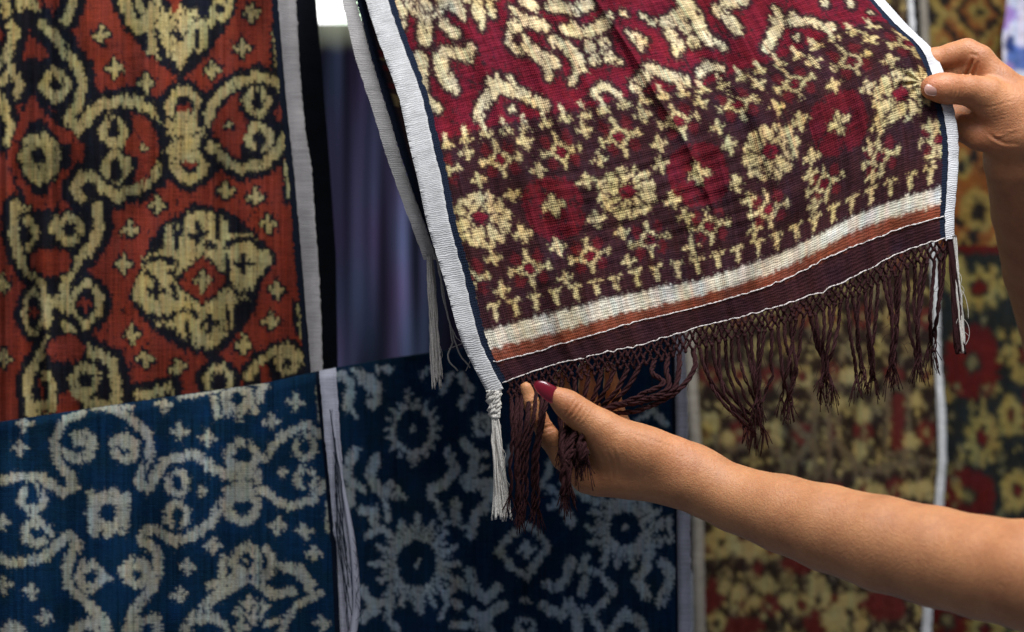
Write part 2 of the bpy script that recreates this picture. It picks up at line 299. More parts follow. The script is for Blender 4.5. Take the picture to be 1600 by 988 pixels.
def pat_indigo():
    P = Pat(470, 500, 1120, 1080, 1)                          # 0 pale grey blue 1 dark indigo
    P.frame(500, 560, .4332); P.wf = .82
    S, E, ring, X = P.S, P.E, P.ring, P.X
    def burst(x, y, rx, ry, w, n, l, rw, hole=None, off=0):
        for i in range(n):
            a = 2 * math.pi * (i + off) / n
            S(0, [(x + rx * math.cos(a), y + ry * math.sin(a)), (x + (rx + l) * math.cos(a), y + (ry + l) * math.sin(a))], rw)
        ring(0, x, y, rx, ry, w)
        E(0, x, y, 11, 13)
    burst(335, 255, 72, 82, 24, 18, 28, 15); S(0, [(320, 110), (320, 160)], 18); S(0, [(335, 350), (338, 385)], 18)
    burst(350, 740, 62, 72, 26, 16, 88, 25); burst(350, 740, 80, 92, 18, 16, 44, 15, off=.5); S(0, [(352, 560), (352, 620)], 22); S(0, [(360, 860), (362, 915)], 26); S(0, [(180, 745), (240, 745)], 22)
    burst(1100, 612, 50, 56, 24, 14, 84, 25); burst(1100, 612, 64, 70, 18, 14, 44, 15, off=.5); S(0, [(1270, 650), (1200, 660)], 26)
    S(0, [(640, 695), (690, 640), (745, 600), (790, 630), (822, 682), (780, 740), (745, 790), (690, 750), (640, 695)], 30); X(0, 745, 690, 26, 26); E(0, 740, 875, 20, 12)
    burst(585, 240, 26, 32, 22, 8, 10, 12)
    # running beasts and leaves, drawn as thick bent strokes
    def leaf(p, w): S(0, p, w)
    leaf([(70, 60), (110, 90), (100, 180)], 42); leaf([(120, 190), (128, 210)], 20); leaf([(160, 70), (200, 100), (190, 160)], 60); leaf([(210, 40), (250, 40)], 36); leaf([(150, 60), (120, 40)], 30)
    leaf([(130, 330), (95, 400), (110, 450), (150, 470)], 38); leaf([(105, 480), (110, 520)], 44); leaf([(205, 360), (180, 420), (215, 480), (280, 490)], 46); leaf([(250, 450), (300, 500)], 26); leaf([(230, 500), (245, 580)], 26); leaf([(150, 550), (195, 545), (195, 590)], 40); leaf([(170, 640), (215, 615), (260, 640)], 30)
    leaf([(460, 340), (490, 400), (455, 450), (400, 475)], 46); leaf([(520, 300), (560, 350), (550, 420), (520, 440)], 42); leaf([(540, 460), (610, 450), (600, 480)], 48); leaf([(400, 500), (420, 520), (440, 570)], 28); leaf([(490, 520), (490, 570)], 46); leaf([(600, 540), (560, 560), (545, 640)], 40); leaf([(600, 520), (640, 490)], 34); leaf([(430, 620), (460, 590), (540, 610)], 18)
    leaf([(690, 330), (640, 420), (630, 480)], 30)
    leaf([(580, 350), (600, 345)], 26); leaf([(580, 400), (600, 395)], 24)
    leaf([(505, 60), (540, 110), (510, 170)], 34); leaf([(440, 120), (470, 60)], 30)
    leaf([(840, 330), (830, 400), (800, 460)], 30); leaf([(830, 470), (880, 500), (830, 540)], 32); leaf([(900, 560), (910, 600), (880, 560)], 30); leaf([(880, 440), (930, 480), (1000, 520)], 40)
    leaf([(1060, 520), (1150, 500), (1200, 560)], 30)
    # lower right
    leaf([(815, 815), (850, 830), (890, 790), (905, 730)], 44); leaf([(960, 720), (940, 760), (1000, 770), (1050, 820)], 32); leaf([(955, 800), (945, 850)], 40); leaf([(1010, 760), (1045, 720)], 16)
    leaf([(805, 895), (870, 930), (900, 880), (930, 940), (930, 985)], 44); leaf([(960, 900), (990, 930), (1010, 980)], 36); leaf([(1060, 840), (1000, 900)], 32)
    leaf([(1190, 690), (1180, 750), (1140, 800), (1180, 850)], 44); leaf([(1240, 740), (1270, 780), (1230, 880)], 46); leaf([(1150, 690), (1190, 680)], 40); leaf([(1210, 600), (1260, 580), (1260, 640)], 26)
    leaf([(1050, 985), (1100, 915), (1165, 960), (1165, 1000)], 40)
    # lower left
    leaf([(150, 830), (200, 900), (150, 940)], 44); leaf([(190, 880), (260, 880), (240, 940), (280, 980)], 30); leaf([(240, 850), (260, 860)], 20)
    leaf([(460, 850), (500, 800), (520, 830)], 32); leaf([(540, 770), (560, 840), (600, 870), (640, 825)], 44); leaf([(490, 880), (495, 890)], 46); leaf([(430, 940), (460, 880), (440, 840)], 20); leaf([(550, 910), (590, 940), (660, 890)], 44); leaf([(480, 960), (560, 960), (620, 985)], 34); leaf([(600, 930), (610, 985)], 30)
    ring(0, 740, 968, 34, 24, 24)
    leaf([(1150, 220), (1200, 190), (1250, 240)], 30); leaf([(1120, 280), (1170, 300)], 26)
    leaf([(400, 40), (370, 60)], 26); leaf([(-10, 700), (-20, 800)], 30)
    for i in range(12):
        X(0, 40 + i * 110, 1080 + 40 * (i % 2), 40, 34)
    return P

def pat_held():
    P = Pat(0, -340, 800, 376, 1)                              # 0 cream 1 dark brown 2 deep red 3 rust 4 white 5 light red
    K, B, R = 0, 1, 2
    P.frame(0, 0, 1.0)
    S, E, ring, X = P.S, P.E, P.ring, P.X
    P.a[:334] = R
    RF = [
        ([(70, -196), (82, -188), (88, -178)], 16.9), ([(82, -166), (74, -148)], 21.6), ([(112, -164), (120, -150), (126, -146)], 15.0), ([(96, -126), (114, -122), (128, -112), (140, -122)], 14.1),
        ([(86, -116), (80, -100), (86, -82)], 23.4), ([(54, -122), (44, -104), (38, -80)], 23.4), ([(46, -66), (56, -50)], 11.2), ([(32, -164), (33, -164)], 10.5), ([(36, -132), (37, -132)], 13.1),
        ([(92, -68), (93, -68)], 9.8), ([(34, -192), (48, -178)], 14.1), ([(106, -180), (107, -180)], 15.0), ([(118, -188), (119, -188)], 15.0), ([(142, -206), (142, -184)], 21.6), ([(150, -176), (146, -168)], 9.4),
        ([(176, -200), (174, -166)], 20.6), ([(176, -162), (170, -148)], 7.5), ([(200, -188), (194, -162)], 9.4), ([(118, -204), (128, -192)], 11.2), ([(254, -178), (264, -166)], 18.8), ([(244, -146), (268, -134)], 17.8),
        ([(230, -166), (236, -158)], 9.4), ([(226, -150), (216, -138), (230, -138)], 11.2), ([(208, -130), (209, -130)], 9.8), ([(202, -118), (210, -106), (228, -108), (230, -120)], 11.2),
        ([(236, -100), (246, -86), (256, -80)], 21.6), ([(246, -78), (242, -60)], 11.2), ([(292, -162), (306, -164)], 11.2), ([(118, -26), (136, -48), (156, -62), (170, -56), (190, -46), (204, -34), (220, -22)], 17.8),
        ([(164, -80), (166, -60)], 6.8), ([(182, -70), (186, -62)], 7.9), ([(150, -70), (151, -70)], 13.5), ([(170, -24), (171, -24)], 11.2), ([(292, -162), (310, -156), (326, -148), (354, -154)], 17.8),
        ([(298, -122), (310, -116), (328, -112), (350, -114), (366, -122)], 15.9), ([(316, -130), (314, -124)], 9.4), ([(378, -130), (379, -130)], 10.5), ([(322, -90), (323, -90)], 18.0), ([(348, -90), (349, -90)], 17.2),
        ([(322, -70), (323, -70)], 17.2), ([(346, -68), (347, -68)], 17.2), ([(336, -78), (337, -78)], 6.0), ([(358, -58), (359, -58)], 8.2), ([(274, -108), (288, -96), (296, -80), (296, -66)], 20.6),
        ([(290, -62), (282, -52), (274, -44)], 9.8), ([(392, -100), (394, -86), (400, -68)], 6.0), ([(398, -94), (406, -90), (402, -76), (414, -82)], 6.4), ([(400, -130), (401, -130)], 10.5),
        ([(364, -18), (384, -28), (396, -40), (408, -36), (424, -24), (444, -16)], 15.9), ([(300, -20), (316, -30), (322, -28), (332, -16)], 9.8), ([(456, -102), (480, -106), (506, -120), (502, -134)], 20.6),
        ([(428, -118), (429, -118)], 10.5), ([(434, -108), (456, -102)], 9.8), ([(454, -82), (455, -82)], 18.0), ([(480, -88), (481, -88)], 18.0), ([(456, -64), (457, -64)], 18.0), ([(482, -66), (483, -66)], 18.0),
        ([(448, -54), (449, -54)], 9.8), ([(510, -108), (502, -80), (508, -62)], 18.8), ([(518, -56), (519, -56)], 9.8), ([(524, -46), (525, -46)], 9.8), ([(546, -104), (552, -88), (556, -68)], 19.7),
        ([(564, -112), (588, -108)], 15.9), ([(470, -22), (488, -30), (504, -20)], 10.9), ([(584, -26), (606, -44), (624, -56), (646, -50), (666, -42), (680, -22), (690, -16)], 15.0), ([(630, -82), (628, -62)], 7.9),
        ([(648, -64), (649, -64)], 9.0), ([(616, -66), (617, -66)], 9.8), ([(634, -24), (635, -24)], 9.8), ([(704, -68), (702, -58)], 8.4), ([(742, -58), (736, -44)], 8.6), ([(758, -26), (759, -26)], 7.5),
        ([(570, -118), (592, -108)], 13.1),
    ]
    for pts, w in RF: S(B, pts, w + 13)
    for pts, w in RF: S(K, pts, w)
    for s_, t_ in ((366, -20), (372, -16), (276, -92), (150, -100)): E(B, s_, t_, 4)
    # the same beasts and leaves again higher up the cloth
    rng = random.Random(4)
    for row in range(2):
        for i in range(7):
            cx, cy = 70 + 110 * i, -225 - 85 * row
            for cc, ex in ((B, 9), (K, 0)):
                S(cc, [(cx - 30, cy), (cx, cy - 8), (cx + 30, cy + 2), (cx + 38, cy - 18)], 16 + ex); S(cc, [(cx - 26, cy + 5), (cx - 16, cy + 34)], 13 + ex); S(cc, [(cx + 20, cy + 6), (cx + 28, cy + 34)], 13 + ex); S(cc, [(cx - 34, cy - 6), (cx - 44, cy - 34)], 11 + ex)
            for dx, dy in ((-6, 14), (8, 12), (-4, 28), (10, 26)): E(K, cx + dx, cy + dy, 5)
    # border band: little posts, stars, discs and rosettes in rows
    def star(s_, t_):
        for dx, dy in ((-17, -17), (17, -17), (-17, 17), (17, 17)): E(5, s_ + dx, t_ + dy, 8, 11, p=1.5)
        for dx, dy in ((0, -1), (0, 1), (1, 0), (-1, 0)):
            S(K, [(s_ + 14 * dx, t_ + 14 * dy), (s_ + 29 * dx, t_ + 28 * dy)], 6)
        S(K, [(s_ - 29, t_ + 4), (s_ - 29, t_ - 4)], 6); S(K, [(s_ + 29, t_ + 4), (s_ + 29, t_ - 4)], 6)
        E(K, s_, t_, 17.5, 16.5, p=1.25); E(B, s_, t_, 11, 11, p=1.3); E(R, s_, t_, 7, 7)
    def rosette(s_, t_, seed):
        r = random.Random(seed)
        for i in range(12):
            a = 2 * math.pi * i / 12
            E(K, s_ + 34 * math.cos(a), t_ + 33 * math.sin(a), 10 + r.random() * 3, 7.5 + r.random() * 3, rot=math.degrees(a) + r.uniform(-25, 25))
        for i in range(8):
            a = 2 * math.pi * (i + .4) / 8
            E(K, s_ + 19.5 * math.cos(a), t_ + 19.5 * math.sin(a), 8.5, 6.5, rot=math.degrees(a) + 90)
        E(R, s_, t_, 11, 11)
        for i in range(7):
            a = 2 * math.pi * (i + r.uniform(0, .5)) / 7
            S(B, [(s_ + 13 * math.cos(a), t_ + 13 * math.sin(a)), (s_ + 36 * math.cos(a + .5), t_ + 36 * math.sin(a + .5))], 4)
        for i in range(14): E(B, s_ + r.uniform(-32, 32), t_ + r.uniform(-32, 32), 3.2)
    for i in range(-1, 8):
        star(128 + 91.5 * i, 47); star(128 + 92 * i, 219)
    for i, s_ in enumerate((78, 298, 518, 728)): rosette(s_, 136, i)
    for s_ in (188, 406, 628):
        E(6, s_, 136, 44, 49, p=2.6); X(K, s_, 136, 13, 11, 3)
    for i in range(-1, 8):
        x0 = 82 + 91.5 * i
        for t_ in (25, 73): X(K, x0 + (6 if t_ == 73 else 0), t_, 10, 7)
        x0 = 80 + 97.5 * i
        for t_ in (195, 245): X(K, x0, t_, 10, 7)
    for s_, t_ in ((132, 107), (244, 105), (244, 168), (132, 168), (356, 106), (360, 167), (462, 106), (456, 165), (572, 107), (576, 169), (684, 102), (686, 170), (768, 108)): X(K, s_, t_, 10.5, 8)
    for i in range(23):
        s_ = 57 + 31.2 * i
        S(K, [(s_, -12), (s_, 4)], 7); S(K, [(s_ - 8, 6), (s_ + 8, 6)], 5.5)
        s_ = 62 + 31.6 * i
        S(K, [(s_ - 8, 265), (s_ + 8, 265)], 6); S(K, [(s_, 267), (s_ + (i % 2), 287)], 7)
    bd = P.a[338:640]; bd[bd == K] = 7
    P.G(K, [(0, 300), (800, 300), (800, 324), (0, 324)]); P.a[640:664] = 4; P.a[664:682] = 3; P.a[682:] = 1
    return P
# ---------------------------------------------------------------- helpers
def at(x, y, Y):
    x, y, Y = np.broadcast_arrays(np.asarray(x, float), np.asarray(y, float), np.asarray(Y, float))
    return np.stack([(x - 800) * KPX * Y, Y, EYE + (494 - y) * KPX * Y], -1)
def thing(name, label, cat, loc=(0, 0, 0), group=None):
    o = bpy.data.objects.new(name, None); COL.objects.link(o); o.location = loc; o.empty_display_size = .05
    o['label'] = label; o['category'] = cat
    if group: o['group'] = group
    return o
def mesh_obj(name, V, F, mat, parent=None, smooth=True, attrs=None, kind=None, label=None):
    V = np.asarray(V, np.float32)
    if parent is not None: V = V - np.asarray(parent.location, np.float32)
    F = np.asarray(F, np.int32); k = F.shape[1]
    m = bpy.data.meshes.new(name)
    m.vertices.add(len(V)); m.vertices.foreach_set('co', V.ravel())
    m.loops.add(F.size); m.loops.foreach_set('vertex_index', F.ravel())
    m.polygons.add(len(F)); m.polygons.foreach_set('loop_start', np.arange(0, F.size, k, dtype=np.int32))
    m.polygons.foreach_set('loop_total', np.full(len(F), k, np.int32)) if bpy.app.version < (4, 1) else None
    if smooth: m.polygons.foreach_set('use_smooth', np.ones(len(F), bool))
    m.update(calc_edges=True)
    for n, (tp, arr) in (attrs or {}).items():
        a = m.attributes.new(n, tp, 'POINT')
        arr = np.asarray(arr, np.float32)
        if tp == 'FLOAT_COLOR':
            arr = np.concatenate([arr, np.ones((len(arr), 1), np.float32)], 1); a.data.foreach_set('color', arr.ravel())
        elif tp == 'FLOAT_VECTOR': a.data.foreach_set('vector', arr.ravel())
        else: a.data.foreach_set('value', arr.ravel())
    m.materials.append(mat)
    o = bpy.data.objects.new(name, m); COL.objects.link(o)
    if parent is not None: o.parent = parent
    if kind: o['kind'] = kind
    if label: o['label'] = label
    return o
def sheet(name, P, mat, parent, col=None, uv=None, **kw):
    """P: rows x cols x 3 grid of points"""
    r, c = P.shape[:2]
    i = np.arange(r * c).reshape(r, c)
    F = np.stack([i[:-1, :-1], i[1:, :-1], i[1:, 1:], i[:-1, 1:]], -1).reshape(-1, 4)
    at_ = {}
    if col is not None: at_['col'] = ('FLOAT_COLOR', col.reshape(-1, 3))
    if uv is not None: at_['duv'] = ('FLOAT_VECTOR', np.concatenate([uv.reshape(-1, 2), np.zeros((r * c, 1))], 1))
    return mesh_obj(name, P.reshape(-1, 3), F, mat, parent, attrs=at_, **kw)
class Tubes:
    def __init__(s, n=6): s.V, s.F, s.n, s.k = [], [], n, 0
    def add(s, pts, rad):
        p = np.asarray(pts, float); m = len(p)
        r = np.broadcast_to(np.asarray(rad, float), (m,))
        t = np.gradient(p, axis=0); t /= np.linalg.norm(t, axis=1, keepdims=True) + 1e-12
        ref = np.array([.37, .81, .45]) if abs(t[0] @ np.array([.37, .81, .45])) < .9 else np.array([1., 0, 0])
        a = np.cross(t, ref); a /= np.linalg.norm(a, axis=1, keepdims=True) + 1e-12
        b = np.cross(t, a)
        an = np.linspace(0, 2 * math.pi, s.n, endpoint=False)
        ring = p[:, None] + r[:, None, None] * (np.cos(an)[None, :, None] * a[:, None] + np.sin(an)[None, :, None] * b[:, None])
        i = np.arange(m * s.n).reshape(m, s.n) + s.k; j = np.roll(i, -1, axis=1)
        s.F.append(np.stack([i[:-1], j[:-1], j[1:], i[1:]], -1).reshape(-1, 4))
        s.V.append(ring.reshape(-1, 3)); s.k += m * s.n
        for e in (0, m - 1):                                  # end caps
            s.V.append(p[e:e + 1]); c = s.k; s.k += 1
            q = i[e]; q2 = j[e]
            s.F.append(np.stack([q, q2, np.full(s.n, c), np.full(s.n, c)], -1)[:, [0, 1, 2, 2]])
    def ball(s, c, r, n=6, sq=(1, 1, 1)):
        th = np.linspace(.25, math.pi - .25, 5)
        s.add(np.stack([c[0] + 0 * th, c[1] + 0 * th, c[2] + r * sq[2] * np.cos(th)], -1), r * np.sin(th))
    def build(s, name, mat, parent=None, **kw):
        V = np.vstack(s.V); F = np.vstack(s.F)
        tri = F[:, 2] == F[:, 3]
        # caps become degenerate-free by splitting them off as narrow quads
        F = F.copy()
        if tri.any():
            mids = .5 * (V[F[tri, 1]] + V[F[tri, 2]])
            ids = np.arange(len(mids)) + len(V)
            V = np.vstack([V, mids]); F[tri] = np.stack([F[tri, 0], F[tri, 1], ids, F[tri, 2]], -1)
        return mesh_obj(name, V, F, mat, parent, **kw)
def spl(pts, n):
    """Catmull-Rom through pts (k x d), n samples by arc length"""
    p = np.asarray(pts, float)
    if len(p) == 2: return p[0] + (p[1] - p[0]) * np.linspace(0, 1, n)[:, None]
    q = np.vstack([2 * p[0] - p[1], p, 2 * p[-1] - p[-2]]); out = []
    for i in range(len(p) - 1):
        t = np.linspace(0, 1, 16, endpoint=False)[:, None]; a, b, c, d = q[i:i + 4]
        out.append(.5 * (2 * b + (c - a) * t + (2 * a - 5 * b + 4 * c - d) * t ** 2 + (3 * b - a - 3 * c + d) * t ** 3))
    out.append(p[-1:]); p = np.vstack(out)
    L = np.concatenate([[0], np.cumsum(np.linalg.norm(np.diff(p, axis=0), axis=1))]); f = np.linspace(0, L[-1], n)
    return np.stack([np.interp(f, L, p[:, k]) for k in range(p.shape[1])], -1)
def curve(pts):
    """x as a function of y (or the reverse) through points, smoothly"""
    p = np.asarray(pts, float); xs = np.linspace(p[0, 0], p[-1, 0], 400)
    v = np.interp(xs, p[:, 0], p[:, 1]); k = np.ones(9) / 9
    v2 = np.convolve(np.pad(v, 4, mode='reflect', reflect_type='odd'), k, 'valid')
    return lambda x: np.interp(x, xs, v2)
NR = np.random.default_rng(11)
def wob(x, seed, wl):
    r = np.random.default_rng(seed); g = r.standard_normal(400)
    return np.interp((np.asarray(x, float) / wl) % 390, np.arange(400), g)

# ---------------------------------------------------------------- materials
def nodes(name):
    m = bpy.data.materials.new(name); m.use_nodes = True
    return m, m.node_tree.nodes, m.node_tree.links, m.node_tree.nodes['Principled BSDF']
def math_n(N, L, op, a, b=None):
    n = N.new('ShaderNodeMath'); n.operation = op
    for i, v in enumerate((a, b)):
        if v is None: continue
        if hasattr(v, 'links'): L.new(v, n.inputs[i])
        else: n.inputs[i].default_value = v
    return n.outputs[0]
def cloth_mat(name, color=None, pu=2.6, pv=3.2, bump=.5, rough=.95, fleck=.2, sheen=.0, dist=.0007, see=0.0):
    """woven cotton: colour from the dyed threads, relief from warp and weft"""
    m, N, L, b = nodes(name)
    A = N.new('ShaderNodeAttribute'); A.attribute_name = 'duv'
    sep = N.new('ShaderNodeSeparateXYZ'); L.new(A.outputs['Vector'], sep.inputs[0])
    nz = N.new('ShaderNodeTexNoise'); nz.inputs['Scale'].default_value = .11; nz.inputs['Detail'].default_value = 3; L.new(A.outputs['Vector'], nz.inputs['Vector'])
    wv = math_n(N, L, 'ADD', sep.outputs[1], math_n(N, L, 'MULTIPLY', nz.outputs['Fac'], 6.0))
    wu = math_n(N, L, 'ADD', sep.outputs[0], math_n(N, L, 'MULTIPLY', nz.outputs['Fac'], 3.0))
    su = math_n(N, L, 'SINE', math_n(N, L, 'MULTIPLY', wu, 2 * math.pi / pu))
    sv = math_n(N, L, 'SINE', math_n(N, L, 'MULTIPLY', wv, 2 * math.pi / pv))
    nf = N.new('ShaderNodeTexNoise'); nf.inputs['Scale'].default_value = .45; nf.inputs['Detail'].default_value = 4; nf.inputs['Roughness'].default_value = .7
    mp = N.new('ShaderNodeMapping'); mp.inputs['Scale'].default_value = (.55, 1.5, 1); L.new(A.outputs['Vector'], mp.inputs[0]); L.new(mp.outputs[0], nf.inputs['Vector'])
    hgt = math_n(N, L, 'ADD', math_n(N, L, 'ADD', math_n(N, L, 'MULTIPLY', su, .35), math_n(N, L, 'MULTIPLY', sv, .6)), math_n(N, L, 'MULTIPLY', nf.outputs['Fac'], 2.2))
    bp = N.new('ShaderNodeBump'); bp.inputs['Strength'].default_value = bump; bp.inputs['Distance'].default_value = dist
    L.new(hgt, bp.inputs['Height']); L.new(bp.outputs[0], b.inputs['Normal'])
    # thread-to-thread colour
    f = math_n(N, L, 'ADD', 1 - fleck * 1.0, math_n(N, L, 'MULTIPLY', nf.outputs['Fac'], fleck * 2))
    f = math_n(N, L, 'ADD', f, math_n(N, L, 'MULTIPLY', math_n(N, L, 'MULTIPLY', sv, su), fleck * .35))
    f = math_n(N, L, 'ADD', f, math_n(N, L, 'MULTIPLY', sv, fleck * .35))
    if color is not None:                                    # selvedges: uneven hand-spun weft, a little soiling
        n4 = N.new('ShaderNodeTexNoise'); n4.inputs['Scale'].default_value = 1; n4.inputs['Detail'].default_value = 3
        m4 = N.new('ShaderNodeMapping'); m4.inputs['Scale'].default_value = (.018, .34, 1); L.new(A.outputs['Vector'], m4.inputs[0]); L.new(m4.outputs[0], n4.inputs['Vector'])
        n5 = N.new('ShaderNodeTexNoise'); n5.inputs['Scale'].default_value = .035; n5.inputs['Detail'].default_value = 4; L.new(A.outputs['Vector'], n5.inputs['Vector'])
        f = math_n(N, L, 'MULTIPLY', f, math_n(N, L, 'ADD', .30, math_n(N, L, 'ADD', math_n(N, L, 'MULTIPLY', n4.outputs['Fac'], .72), math_n(N, L, 'MULTIPLY', n5.outputs['Fac'], .68))))
    mx = N.new('ShaderNodeMix'); mx.data_type = 'RGBA'; mx.blend_type = 'MULTIPLY'; mx.inputs['Factor'].default_value = 1
    if color is None:
        ca = N.new('ShaderNodeAttribute'); ca.attribute_name = 'col'; L.new(ca.outputs['Color'], mx.inputs['A'])
    else: mx.inputs['A'].default_value = (*color, 1)
    cb = N.new('ShaderNodeCombineColor'); [L.new(f, cb.inputs[i]) for i in range(3)]
    L.new(cb.outputs[0], mx.inputs['B']); L.new(mx.outputs['Result'], b.inputs['Base Color'])
    b.inputs['Roughness'].default_value = rough; b.inputs['Specular IOR Level'].default_value = .05
    b.inputs['Sheen Weight'].default_value = sheen; b.inputs['Sheen Roughness'].default_value = .5
    return m
def yarn_mat(name, color, var=.5, rough=.85):
    m, N, L, b = nodes(name)
    tc = N.new('ShaderNodeTexCoord'); nz = N.new('ShaderNodeTexNoise'); nz.inputs['Scale'].default_value = 900; nz.inputs['Detail'].default_value = 2
    L.new(tc.outputs['Object'], nz.inputs['Vector'])
    rp = N.new('ShaderNodeValToRGB'); L.new(nz.outputs['Fac'], rp.inputs[0])
    rp.color_ramp.elements[0].position = .3; rp.color_ramp.elements[1].position = .75
    rp.color_ramp.elements[0].color = (*[c * (1 - var) for c in color], 1); rp.color_ramp.elements[1].color = (*[min(.9, c * (1 + var)) for c in color], 1)
    L.new(rp.outputs[0], b.inputs['Base Color']); b.inputs['Roughness'].default_value = rough; b.inputs['Specular IOR Level'].default_value = .12
    bp = N.new('ShaderNodeBump'); bp.inputs['Strength'].default_value = .6; bp.inputs['Distance'].default_value = .0006
    L.new(nz.outputs['Fac'], bp.inputs['Height']); L.new(bp.outputs[0], b.inputs['Normal'])
    return m
DYED = cloth_mat('dyed_ikat_cotton', fleck=.30)
DYED_HELD = cloth_mat('dyed_ikat_cotton_held', pu=3.0, pv=3.9, fleck=.28, bump=.5)
DYED_FAR = cloth_mat('dyed_ikat_cotton_far', bump=.3, pu=3, pv=4)
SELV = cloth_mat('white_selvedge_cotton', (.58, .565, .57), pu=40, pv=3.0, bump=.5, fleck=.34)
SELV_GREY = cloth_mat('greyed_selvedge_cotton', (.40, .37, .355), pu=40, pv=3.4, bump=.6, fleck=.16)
SELV_SHADED = cloth_mat('shaded_selvedge_cotton', (.42, .405, .40), pu=40, pv=3.0, bump=.6, fleck=.36)  # white selvedge with the left side's dimmer light put into its colour
SELV_BRIGHT = cloth_mat('bright_selvedge_cotton', (.74, .72, .70), pu=40, pv=3.0, bump=.4, fleck=.15)
SELV_DIM = cloth_mat('pale_selvedge_cotton', (.42, .385, .375), pu=40, pv=3.0, bump=.6, fleck=.18)
SELV_LILAC = cloth_mat('lilac_grey_selvedge_cotton', (.46, .45, .52), pu=40, pv=3.0, bump=.5, fleck=.2)
SELV_TAN = cloth_mat('tan_selvedge_cotton', (.36, .31, .25), pu=40, pv=3.0, bump=.4, fleck=.2)
BLACK = cloth_mat('black_cotton', (.006, .007, .010), bump=.3)
YARN_BROWN = yarn_mat('maroon_brown_yarn', (.034, .0105, .0115))
YARN_WHITE = yarn_mat('undyed_white_yarn', (.62, .57, .51), .28)
YARN_GREY = yarn_mat('greyed_yarn', (.42, .38, .35), .3)
YARN_NAVY = yarn_mat('navy_yarn', (.012, .018, .03))
STITCH = yarn_mat('white_stitching_thread', (.70, .62, .58), .3)

def sample(img, pat, x, y):
    """bilinear read of a pattern raster at design coordinates"""
    H, W = img.shape[:2]
    u = np.clip(x - pat.x0 - .5, 0, W - 1.001); v = np.clip(y - pat.y0 - .5, 0, H - 1.001)
    i, j = u.astype(int), v.astype(int); fu, fv = (u - i)[..., None], (v - j)[..., None]
    return (img[j, i] * (1 - fu) + img[j, i + 1] * fu) * (1 - fv) + (img[j + 1, i] * (1 - fu) + img[j + 1, i + 1] * fu) * fv

# ---------------------------------------------------------------- far side: daylight and the violet curtain
def emit(name, c, s):
    m, N, L, b = nodes(name)
    tc = N.new('ShaderNodeTexCoord'); nz = N.new('ShaderNodeTexNoise'); nz.inputs['Scale'].default_value = 2.2; L.new(tc.outputs['Object'], nz.inputs['Vector'])
    rp = N.new('ShaderNodeValToRGB'); L.new(nz.outputs['Fac'], rp.inputs[0]); rp.color_ramp.elements[0].position = .35; rp.color_ramp.elements[1].position = .6
    rp.color_ramp.elements[0].color = (.45, 1.0, .40, 1); rp.color_ramp.elements[1].color = (*c, 1)
    L.new(rp.outputs[0], b.inputs['Emission Color']); b.inputs['Emission Strength'].default_value = s; b.inputs['Base Color'].default_value = (0, 0, 0, 1)
    return m
g = np.linspace(0, 1, 13)
A, B_ = np.meshgrid(g, g)
sky = sheet('sky', np.stack([-4.5 + 9 * A, 7 + 1.2 * np.cos((A - .5) * 2.4) - 1.0, .2 + 4.2 * B_], -1), emit('open_daylight', (1, 1, 1), 2.6), None)
sky['kind'] = 'structure'

def hung(name, label, group=None, loc=None, cat='cloth'):
    return thing(name, label, cat, loc, group)

t = hung('curtain', 'violet grey curtain hanging far back in the gap beside the orange cloth', loc=tuple(at(600, 700, 3.0)), cat='curtain')
xs = np.arange(20, 1460, 3.5); ys = np.arange(36, 900, 6.0)
X, Y = np.meshgrid(xs, ys)
r = np.random.default_rng(5)
st = _smooth_noise(r, len(ys), len(xs), 60, 5) ; st2 = _smooth_noise(r, len(ys), len(xs), 80, 11); mo = _smooth_noise(r, len(ys), len(xs), 14, 9)
m_ = np.clip(.5 + .5 * st2 + .3 * mo, 0, 1)[..., None]; dk = np.clip(.75 + .40 * st + .35 * _smooth_noise(r, len(ys), len(xs), 90, 8) - .0016 * (X - 520), .15, 1.4)[..., None]  # dk: streaks, plus shade painted in towards the scarf
col = (np.array([.125, .155, .28]) * (1 - m_) + np.array([.17, .12, .26]) * m_) * dk * (1 + .45 * _smooth_noise(r, len(ys), len(xs), 50, 2.2))[..., None]
top = (np.clip((86 - Y) / 40 + .2 * st, 0, 1))[..., None]  # daylight glow along the top edge, painted into the cloth colour
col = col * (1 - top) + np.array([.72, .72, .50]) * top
col *= (1 + .22 * st)[..., None]
Pz = 3.0 + .03 * np.sin(X / 17.0 + .6 * np.sin(X / 41)) + .02 * np.sin(X / 47)
sheet('curtain_panel', at(X, Y, Pz), DYED_FAR, t, np.clip(col, .003, .9), np.stack([X, Y], -1))

